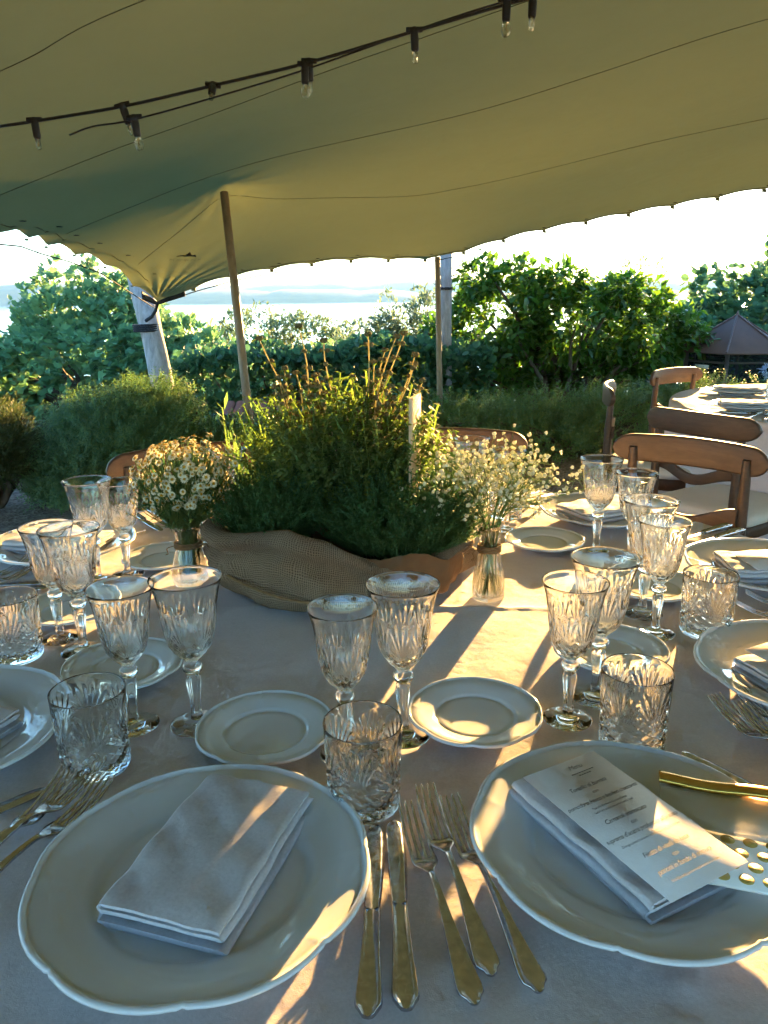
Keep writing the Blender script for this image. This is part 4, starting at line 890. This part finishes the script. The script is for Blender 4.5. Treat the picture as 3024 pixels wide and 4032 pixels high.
lay('knife', (-.85,1.335), (-.645,1.345), 'lower knife at the left picture edge')
lay('knife', (.815,1.665), (.64,1.545), 'knife lying beyond the right plate, handle outward')
lay('knife', (.80,1.70), (.62,1.575), 'knife beside the far right plate near the chair')
lay('fork', (.80,1.12), (.60,1.19), 'fork in the shade between the two right plates', .001)
lay('fork', (.83,1.15), (.645,1.235), 'fork beside the sunlit right plate\'s far rim', .001)
lay('knife', (.72,1.93), (.59,1.97), 'knife handle behind the far right plate')
lay('fork', (.47,2.02), (.36,1.86), 'fork left of the far right plate', .001); lay('fork', (.44,2.05), (.335,1.89), 'spare fork left of the far right plate near the chair', .001)
# second table
t2 = [(1.66,3.53,'dinner plate nearest us on the second table'),(1.87,4.08,'dinner plate at the far side of the second table')]
for i, (x, y, lb) in enumerate(t2):
    o = obj_from(din0.data, 'dinner_plate', None, (x,y,TZ+.003)); tag(o, lb, 'plate', 'dinner plates'); o.rotation_euler = (0,0,.5*i)
    n_ = obj_from(nap0.data, 'napkin', None, (x+.02,y,NZ)); n_.rotation_euler = (0,0,1.25-.3*i); n_.scale = (1.2,1.25,1.15); tag(n_, ('folded napkin on the nearer plate of the second table','folded napkin on the farther plate of the second table')[i], 'napkin', 'folded napkins')
lay('knife', (1.50,3.42), (1.70,3.36), 'dark knife in front of the second table\'s nearer plate'); lay('knife', (1.52,3.395), (1.72,3.335), 'nearer knife of the second table\'s pair')
lay('fork', (1.535,3.235), (1.70,3.37), 'fork at the second table\'s near edge', .001); lay('fork', (1.60,3.20), (1.77,3.33), 'second fork at the second table\'s near edge', .001)
lay('knife', (1.66,4.05), (1.83,3.93), 'sunlit knife by the far plate of the second table')
for x, y, lb in ((1.93,3.80,'glass tumbler on the second table at the right edge'),(1.90,3.60,'lower glass tumbler on the second table, at the edge')):
    o = obj_from(tum0.data, 'crystal_tumbler', None, (x,y,TZ+.0035)); tag(o, lb, 'tumbler', 'cut crystal tumblers')
# ================================================================== BURLAP SACK AND HERBS
T = NT('burlap'); p = pbsdf(T, .95, 0., .05); uvn = T.n('ShaderNodeUVMap'); sp = T.n('ShaderNodeSeparateXYZ'); T.l(uvn.outputs[0], sp.inputs[0])
def mth(op, a, b=None):
    n = T.n('ShaderNodeMath', _operation=op); T.l(a, n.inputs[0])
    if b is not None: (n.inputs.__getitem__(1).__setattr__('default_value', b) if isinstance(b, (int, float)) else T.l(b, n.inputs[1]))
    return n.outputs[0]
wn = T.n('ShaderNodeTexNoise', Scale=45., Detail=3.); tcw = T.n('ShaderNodeTexCoord'); T.l(tcw.outputs['Object'], wn.inputs[0]); wsh = mth('MULTIPLY', wn.outputs[0], 2.2)
fu, fv = mth('FRACT', mth('ADD', sp.outputs[0], wsh)), mth('FRACT', mth('ADD', sp.outputs[1], mth('MULTIPLY', wn.outputs[0], -1.8)))
tu = mth('ABSOLUTE', mth('SUBTRACT', fu, .5)); tv = mth('ABSOLUTE', mth('SUBTRACT', fv, .5))
hu = mth('SINE', mth('MULTIPLY', sp.outputs[0], math.pi)); hv = mth('SINE', mth('MULTIPLY', sp.outputs[1], math.pi))
wu = mth('SUBTRACT', 1., tu) if False else mth('MULTIPLY', mth('SUBTRACT', tu, .5), -2.); wv = mth('MULTIPLY', mth('SUBTRACT', tv, .5), -2.)
hgt = mth('MAXIMUM', wu, wv); nz = T.n('ShaderNodeTexNoise', Scale=14., Detail=5.); tc = T.n('ShaderNodeTexCoord'); T.l(tc.outputs['Object'], nz.inputs[0])
c1_ = T.ramp(hgt, [(.18,(.035,.022,.013)),(.45,(.19,.13,.08)),(.85,(.37,.27,.18))]); c2_ = T.ramp(nz.outputs[0], [(.3,(.75,.72,.7)),(.7,(1.,1.,1.))])
mm_ = T.n('ShaderNodeMix', _data_type='RGBA', _blend_type='MULTIPLY'); mm_.inputs[0].default_value = 1.; T.l(c1_, mm_.inputs[6]); T.l(c2_, mm_.inputs[7]); T.l(mm_.outputs[2], p.inputs['Base Color'])
T.l(T.bump(hgt, .9, .002), p.inputs['Normal']); M['burlap'] = T.finish(p.outputs[0])
SC = np.array([-.083,1.395]); SA, SB = .224, .203
def sack():
    n = 260; th = np.linspace(-np.pi, np.pi, n, endpoint=False)
    ang = np.radians([-180,-160,-129,-112,-100,-75,-62,-45,-25,-14,10,45,90,135,165,180]); hh = [.145,.138,.150,.150,.128,.106,.093,.088,.106,.118,.12,.13,.14,.14,.15,.145]
    h = np.interp(th, ang, hh); rows, vs_ = [], []
    P = [(.55,.0,0),(.86,.0,0),(.955,.006,.0),(1.0,.022,.0),(1.03,.0,.36),(1.035,.0,.5),(1.02,.0,.62),(.95,.0,.70),(.985,.0,.77),(1.05,.0,.84),(1.06,.0,.92),(1.01,.0,.985),(.97,.0,1.01),(.93,.0,.99),(.895,.0,.92),(.87,.0,.75),(.86,.0,.5),(.85,.0,.3)]
    vl = 0; prev = None; F = []
    for i, (rf, z0, zf) in enumerate(P):
        z = z0+h*zf; q = np.stack([np.cos(th)*2.2, np.sin(th)*2.2, z*16], -1); w_ = np.clip(i/4,0,1)*np.clip((len(P)-i)/5,0,1)
        r = rf*(1+w_*(.065*vnoise(q, 11)+.045*vnoise(q*2.3, 12)+.018*vnoise(q*5, 13)+.026*np.sin(5*th+z*55)+.016*np.sin(13*th-z*40))) 
        r = r + w_*.05*np.exp(-((th+R(52))/.22)**2)*(1 if i < 8 else .2)+ w_*.05*np.exp(-((th+R(8))/.2)**2)*(1 if i < 9 else .3)
        zz = z+w_*(.006*vnoise(q*2.1+3, 15)); zz = np.maximum(zz, .0 if i > 1 else 0.)
        F.append(np.stack([SA*r*np.cos(th), SB*r*np.sin(th), zz], -1))
    F = np.array(F); m = MB().grid(F, cv=True, flip=True)
    seg = np.linalg.norm(np.diff(F, axis=0), axis=2).mean(1); vv_ = np.concatenate([[0], np.cumsum(seg)]); per = 1.4
    uv = np.stack([np.broadcast_to((th+np.pi)/(2*np.pi)*round(per/.0037), F.shape[:2]), np.broadcast_to(vv_[:,None]/.0037, F.shape[:2])], -1).reshape(-1,2)
    return m, uv
sk = empty('burlap_sack', (SC[0],SC[1],TZ+.0032), 0, 'brown burlap sack wrapped round the pots of herbs', 'sack')
m, uv = sack(); m.build('burlap', M['burlap'], sk, True, None, uv)
MB().tube(polyline([(-.20,-.125,.058),(-.15,-.168,.050),(-.08,-.205,.040),(.0,-.208,.030),(.05,-.202,.026)], 30), .0022, 6).build('drawstring', M['twine'], sk)
k = np.linspace(0, 2*np.pi, 90, endpoint=False); rows = []
for f, z, j in ((.9,.02,.0),(1.,.05,.003),(1.03,.075,.006),(1.06,.0,.0)):
    zz = np.full(90, z) if f < 1.05 else .092+.014*vnoise(np.stack([np.cos(k)*2.5, np.sin(k)*2.5, 0*k],-1), 21)
    r = f*(1+.045*vnoise(np.stack([np.cos(k)*6, np.sin(k)*6, np.full(90,z*30)],-1), 22)+.02*rng.normal(size=90)); rows.append(np.stack([.105+.115*r*np.cos(k), -.07+.10*r*np.sin(k), zz], -1))
MB().grid(np.array(rows), cv=True).build('kraft_wrap', M['kraft'], sk, False)
rows2 = [np.stack([-.0+.05*f*np.cos(k), .0+.045*f*np.sin(k), (z+.012*vnoise(np.stack([np.cos(k)*4,np.sin(k)*4,0*k],-1), 31)*(z > .1))], -1) for f, z in ((.9,.02),(1.,.07),(1.15,.125))]
MB().grid(np.array(rows2), cv=True).build('kraft_wrap', M['kraft'], sk, False)
sb = MB(); kk = np.linspace(0,2*np.pi,40,endpoint=False); sb.grid(np.array([np.stack([SA*f*np.cos(kk), SB*f*np.sin(kk), np.full(40,.052)], -1) for f in (.84,.4,.01)]), cv=True); sb.build('soil', M['soil'], sk)
def herb(name, base, n, spread, lean, length, tpls, mat, label, jit=.25, sx=1., leafs=None):
    root = empty(name, base, 0, label, 'herb'); mb = MB(); a = rng.uniform(0, 2*np.pi, n); r = np.sqrt(rng.uniform(0,1,n))
    p = np.stack([r*np.cos(a)*spread*sx, r*np.sin(a)*spread, 0*a], -1); d = np.stack([r*np.cos(a)*lean*sx, r*np.sin(a)*lean, np.ones(n)], -1)+rng.normal(size=(n,3))*jit*np.array([1,1,.2])
    L = length*rng.uniform(.6,1.1,n)*(1-.28*r**2)
    for j, tp in enumerate(tpls):
        q = slice(j, None, len(tpls)); mb.inst(tp, p[q], frames(d[q], rng.uniform(0,6.28,len(p[q]))), L[q])
    mb.build('stems_and_leaves', M[mat], root, False); return root
HB = [T_herb(20, .055, .026, s, .10, .005, .6) for s in range(6)]
herb('thyme_plant', (-.200,1.33,.85), 1000, .046, .52, .135, HB, 'thyme', 'dark green thyme mound at the left front of the sack', .28, 1.15)
herb('thyme_plant', (.028,1.318,.838), 1800, .068, .66, .140, HB, 'thyme', 'wider thyme mound at the right front of the sack', .28, 1.35)
OR = [T_herb(20, .055, .036, 20+s, .09, .006, .25) for s in range(6)]
og = herb('oregano_plant', (-.080,1.43,.85), 560, .066, .42, .275, OR, 'oregano', 'tall flowering oregano with round dry buds in the middle of the sack', .18, 1.45)
sm, bm, lm = MB(), MB(), MB()
ico_v = rand_dirs(1); 
def ball(nr=5, na=8):
    t = np.linspace(0, np.pi, nr); a = np.linspace(0, 2*np.pi, na, endpoint=False); P = np.stack([np.outer(np.sin(t), np.cos(a)), np.outer(np.sin(t), np.sin(a)), np.outer(np.cos(t), np.ones(na))], -1)
    m = MB().grid(P, cv=True); return m.v[0], m.t[0]
BALL = ball()
tall = [(-.225,1.40,1.185),(-.155,1.41,1.205),(-.11,1.40,1.18),(-.165,1.44,1.12),(-.03,1.40,1.19),(.02,1.41,1.185),(.035,1.42,1.19),(.0,1.43,1.16),(.05,1.40,1.13),(.068,1.42,1.105),(-.06,1.41,1.115),(-.185,1.42,1.13),(.072,1.39,1.03),(.085,1.40,.995),(-.2,1.39,1.10),(-.12,1.38,1.10),(.01,1.38,1.10),(-.09,1.43,1.09),(-.14,1.4,1.08),(.035,1.39,1.07),(-.02,1.42,1.14),(.055,1.44,1.15)]
tall += [(x+rng.uniform(-.03,.03), 1.39+rng.uniform(0,.07), z) for x in np.linspace(-.2,.07,30) for z in (rng.uniform(1.0,1.12),)]
for (x, y, z) in tall:
    e = np.array([x, y, z]); b = np.array([-.085+(x+.085)*.45, 1.425+(y-1.41)*.5, .84]); k = np.linspace(0,1,12); q = b+(e-b)*k[:,None]; q[:,0] += .03*np.sin(k*4+x*60)*k*(1-k)*2; q[:,0] += .35*(x+.085)*np.sin(np.pi*k)*-.25
    sm.tube(q-np.array([-.085,1.425,.83]), np.interp(k,[0,1],[.0018,.0012]), 5)
    for f in (1.,.95,.88,.80,.71,.62):
        if f < 1 and rng.uniform() < .2: continue
        c = np.array([np.interp(f, k, q[:,j]) for j in range(3)])-np.array([-.085,1.425,.83]); nb = 3 if f == 1. else 2; a0 = rng.uniform(0,6.28)
        pos = np.array([c+np.array([math.cos(a0+i*6.28/nb), math.sin(a0+i*6.28/nb), .1 if f < 1 else .5])*(.0075 if f < 1 else .003) for i in range(nb)])
        bm.inst(BALL, pos, frames(rand_dirs(nb), np.zeros(nb)), rng.uniform(.0034,.0054,nb))
        dl = np.array([[math.cos(a0+i*3.14+1.), math.sin(a0+i*3.14+1.), .15-.5*rng.uniform()] for i in range(2)]); lm.inst(T_leaf(.5,.05,.2), np.repeat(c[None],2,0), frames(dl, np.zeros(2)), rng.uniform(.012,.022,2))
sm.build('flower_stalks', M['oregano_stem'], og); bm.build('bud_heads', M['bud'], og)['kind'] = 'stuff'; lm.build('stalk_leaves', M['oregano'], og, False)
RS = [T_sprig(13, .17, .028, .05, 1.2, 30+s, .0, .010) for s in range(4)]
herb('rosemary_plant', (-.238,1.46,.80), 24, .040, .36, .28, RS, 'rosemary', 'upright rosemary sprigs at the sack\'s left rear', .12)
mt = empty('mint_plant', (.115,1.355,.80), 0, 'bright green broad-leaved sprig right of the wooden sign', 'herb'); mb, ms = MB(), MB()
for i in range(15):
    e = np.array([rng.uniform(-.03,.035), rng.uniform(-.03,.03), rng.uniform(.11,.21)]); ms.tube([(0,0,0), e*.5+V3(.005,0,0), e], .0013, 5)
    for f in (.4,.55,.7,.85,1.): d_ = np.array([[math.cos(i+f*9+s), math.sin(i+f*9+s), .35] for s in (0,3.14)]); mb.inst(T_leaf(.55,.06,.2), np.repeat((e*f)[None],2,0), frames(d_, np.zeros(2)), rng.uniform(.018,.032,2))
mb.build('leaves', M['mint'], mt, False); ms.build('stem', M['gstem'], mt)
sg = MB(); q = rrect(.086,.005,.001,2); sg.loft([np.stack([q[:,0], q[:,1], np.full(len(q), z)], -1) for z in (0.,.30)][::1]); o = sg.build('wooden_sign', M['birch'], None, False, (.057,1.365,.807)); o.rotation_euler = (0,0,R(76)); tag(o, 'narrow pale wooden stake sign standing among the herbs', 'sign')
# ================================================================== VASES AND FLOWERS
def vase_meshes():
    pr = [(.0001,.0),(.026,.0),(.0285,.002),(.0292,.006),(.0288,.03),(.0262,.052),(.0222,.072),(.0190,.088),(.0180,.096),(.0186,.110),(.0200,.126),(.0208,.135),(.0204,.1365),(.0196,.1365),(.0190,.126),(.0176,.110),(.0170,.096),(.0179,.088),(.0210,.072),(.0249,.052),(.0274,.03),(.0276,.012),(.024,.0085),(.0001,.008)]
    v = MB(); lathe(v, pr, 56); wt = MB(); lathe(wt, [(.0001,.0088),(.0235,.0092),(.0268,.0125),(.0267,.03),(.0252,.046),(.0001,.046)], 48)
    k = np.linspace(0, 4*2*np.pi, 140); tw = MB().tube(np.stack([.0203*np.cos(k), .0203*np.sin(k), .088+k/(2*np.pi)*.0032], -1), .0016, 6)
    return v, wt, tw
v_, wt_, tw_ = vase_meshes()
vas0 = empty('glass_vase', (.185,1.286,TZ+.0035), 0, 'small clear bottle vase holding the white gypsophila', 'vase'); v_.build('glass_body', M['glass_thin'], vas0); wt_.build('water', M['water'], vas0); tw_.build('twine', M['twine'], vas0)
MB().tube(polyline([(-.019,-.008,.094),(-.03,-.012,.09),(-.028,-.014,.08),(-.033,-.012,.076)], 12), .0009, 5).build('twine_end', M['twine'], vas0)
v2 = empty('glass_vase', (-.365,1.36,TZ+.0035), 0, 'small clear vase tied with twine holding the daisies', 'vase')
for ch in list(vas0.children)[:3]: o = obj_from(ch.data, ch.name.split('.')[0], v2)
MB().tube(polyline([(.02,-.006,.095),(.03,-.012,.1),(.036,-.014,.09),(.031,-.012,.082),(.04,-.012,.075),(.043,-.012,.066)], 16), .0015, 5).build('twine_bow', M['twine'], v2); v2.scale = (1.18,1.18,.88)
def daisy():
    V, Tt = [], []; n = 13
    for i in range(n):
        a = i*2*np.pi/n; c, s = math.cos(a), math.sin(a); w_ = .17; o = len(V)*1
        V += [(c*.25, s*.25, .0),(c*.75-s*w_, s*.75+c*w_, .02),(c*1.05, s*1.05, -.12),(c*.75+s*w_, s*.75-c*w_, .02)]; Tt += [(4*i,4*i+2,4*i+1),(4*i,4*i+3,4*i+2)]
    return np.array(V, float)[:, [0,2,1]], np.array(Tt)
DP = daisy(); bq = empty('daisy_bouquet', (-.365,1.36,TZ+.02), 0, 'posy of small white daisies with yellow centres', 'flowers'); o0 = np.array([-.365,1.36,TZ+.02])
c0 = np.array([-.358,1.355,.970]); p, d = blob(460, c0, (.096,.088,.075), .70, .16, 4., 61, .915); extra = np.array([(-.455,1.34,.925),(-.462,1.33,.905),(-.448,1.34,.975),(-.27,1.33,1.0),(-.262,1.33,.995),(-.452,1.33,.955)])
p = np.vstack([p, extra]); d = np.vstack([d, (extra-c0)/np.linalg.norm(extra-c0, axis=1)[:,None]]); d2 = d+rng.normal(size=d.shape)*.3; d2[:,2] += .35
sz = rng.uniform(.0052,.0080,len(p)); mb = MB(); mb.inst(DP, p-o0, frames(d2, rng.uniform(0,6,len(p))), sz); mb.build('petals', M['petal'], bq, False)
dn = d2/np.linalg.norm(d2, axis=1)[:,None]; mb = MB(); mb.inst(BALL, p-o0+dn*.0006, frames(dn, np.zeros(len(p))), np.stack([sz*.36,sz*.28,sz*.36], -1)); mb.build('flower_centres', M['yolk'], bq)['kind'] = 'stuff'
mb = MB()
for i in range(len(p)):
    a = rng.uniform(0,6.28); rr_ = math.sqrt(rng.uniform(0,1)); b = np.array([-.365+.02*rr_*math.cos(a), 1.36+.02*rr_*math.sin(a), TZ+.022]); nk = np.array([-.365+.017*rr_*math.cos(a+.8), 1.36+.017*rr_*math.sin(a+.8), .855]); md = nk*.4+p[i]*.6; md[2] -= .006
    mb.tube(polyline([b, nk, md, p[i]-dn[i]*.002], 7)-o0, .0007, 4, False)
mb.build('stems', M['gstem'], bq)
mb = MB(); q, dd = blob(420, c0-V3(0,0,.025), (.085,.08,.07), .3, .1, 3., 66); whorl(mb, T_blade(.14,.3), q-o0, dd, 2, .022, .7, .2); mb.build('leaves', M['thyme'], bq, False)
gq = empty('gypsophila_bouquet', (.185,1.286,TZ+.012), 0, 'cloud of tiny white gypsophila in the right vase', 'flowers'); o0 = np.array([.185,1.286,TZ+.012])
st, bl = MB(), MB(); heads = []
main = []
for i in range(24):
    a = rng.uniform(0,6.28); rr_ = rng.uniform(.3,1.)**.6; main.append((np.array([.185+.015*rng.uniform(-1,1), 1.286+.012*rng.uniform(-1,1), TZ+.014]), np.array([.187+.014*math.cos(a)*rr_, 1.286+.012*math.sin(a)*rr_, .885]), np.array([.19+.055*math.cos(a)*rr_, 1.286+.045*math.sin(a)*rr_, .95+.025*rng.uniform(-1,1)])))
for b, nk, t in main:
    st.tube(polyline([b, nk, t], 9)-o0, .0010, 5, False)
    for j in range(6):
        s_ = nk*.35+t*.65 + (t-nk)*rng.uniform(-.25,.35); e = s_ + np.array([rng.normal()*.034, rng.normal()*.03, abs(rng.normal())*.026+.006]) + (t-np.array([.19,1.286,.93]))*.45; st.tube([s_-o0, (s_+e)/2-o0+V3(0,0,.004), e-o0], .0006, 4, False)
        for h_ in range(5):
            f = e + np.array([rng.normal()*.016, rng.normal()*.015, rng.normal()*.013+.004]); st.tube([e-o0, f-o0], .0004, 3, False); heads.append(f)
heads = np.array(heads); hv, ht = BALL; jit = 1+.28*vnoise(hv*6, 77); FB = (hv*jit[:,None], ht)
bl.inst(FB, heads-o0, frames(rand_dirs(len(heads)), rng.uniform(0,6,len(heads))), rng.uniform(.0018,.0038,len(heads)))
fr_d = rand_dirs(len(heads)*5); bl.inst(T_small(.8), np.repeat(heads,5,0)-o0, frames(fr_d, rng.uniform(0,6,len(fr_d))), rng.uniform(.003,.0048,len(fr_d)))
bl.build('blossoms', M['gyp'], gq, False); st.build('stems', M['gstem'], gq)

# light is refracted through the crystal onto what stands beneath it
for o in bpy.data.objects:
    if o.type == 'MESH' and o.data.materials and o.data.materials[0] and o.data.materials[0].name in ('crystal','clear_glass'): o.cycles.is_caustics_caster = True
    if o.name.split('.')[0] in ('tablecloth','dinner_plate','bread_plate','napkin','card','place_card'): o.cycles.is_caustics_receiver = True
for o in bpy.data.objects:                   # wiry stems too fine to pick apart
    if o.name.split('.')[0] in ('stems', 'flower_stalks', 'stalk_leaves', 'fine_print', 'worn_print'): o['kind'] = 'stuff'
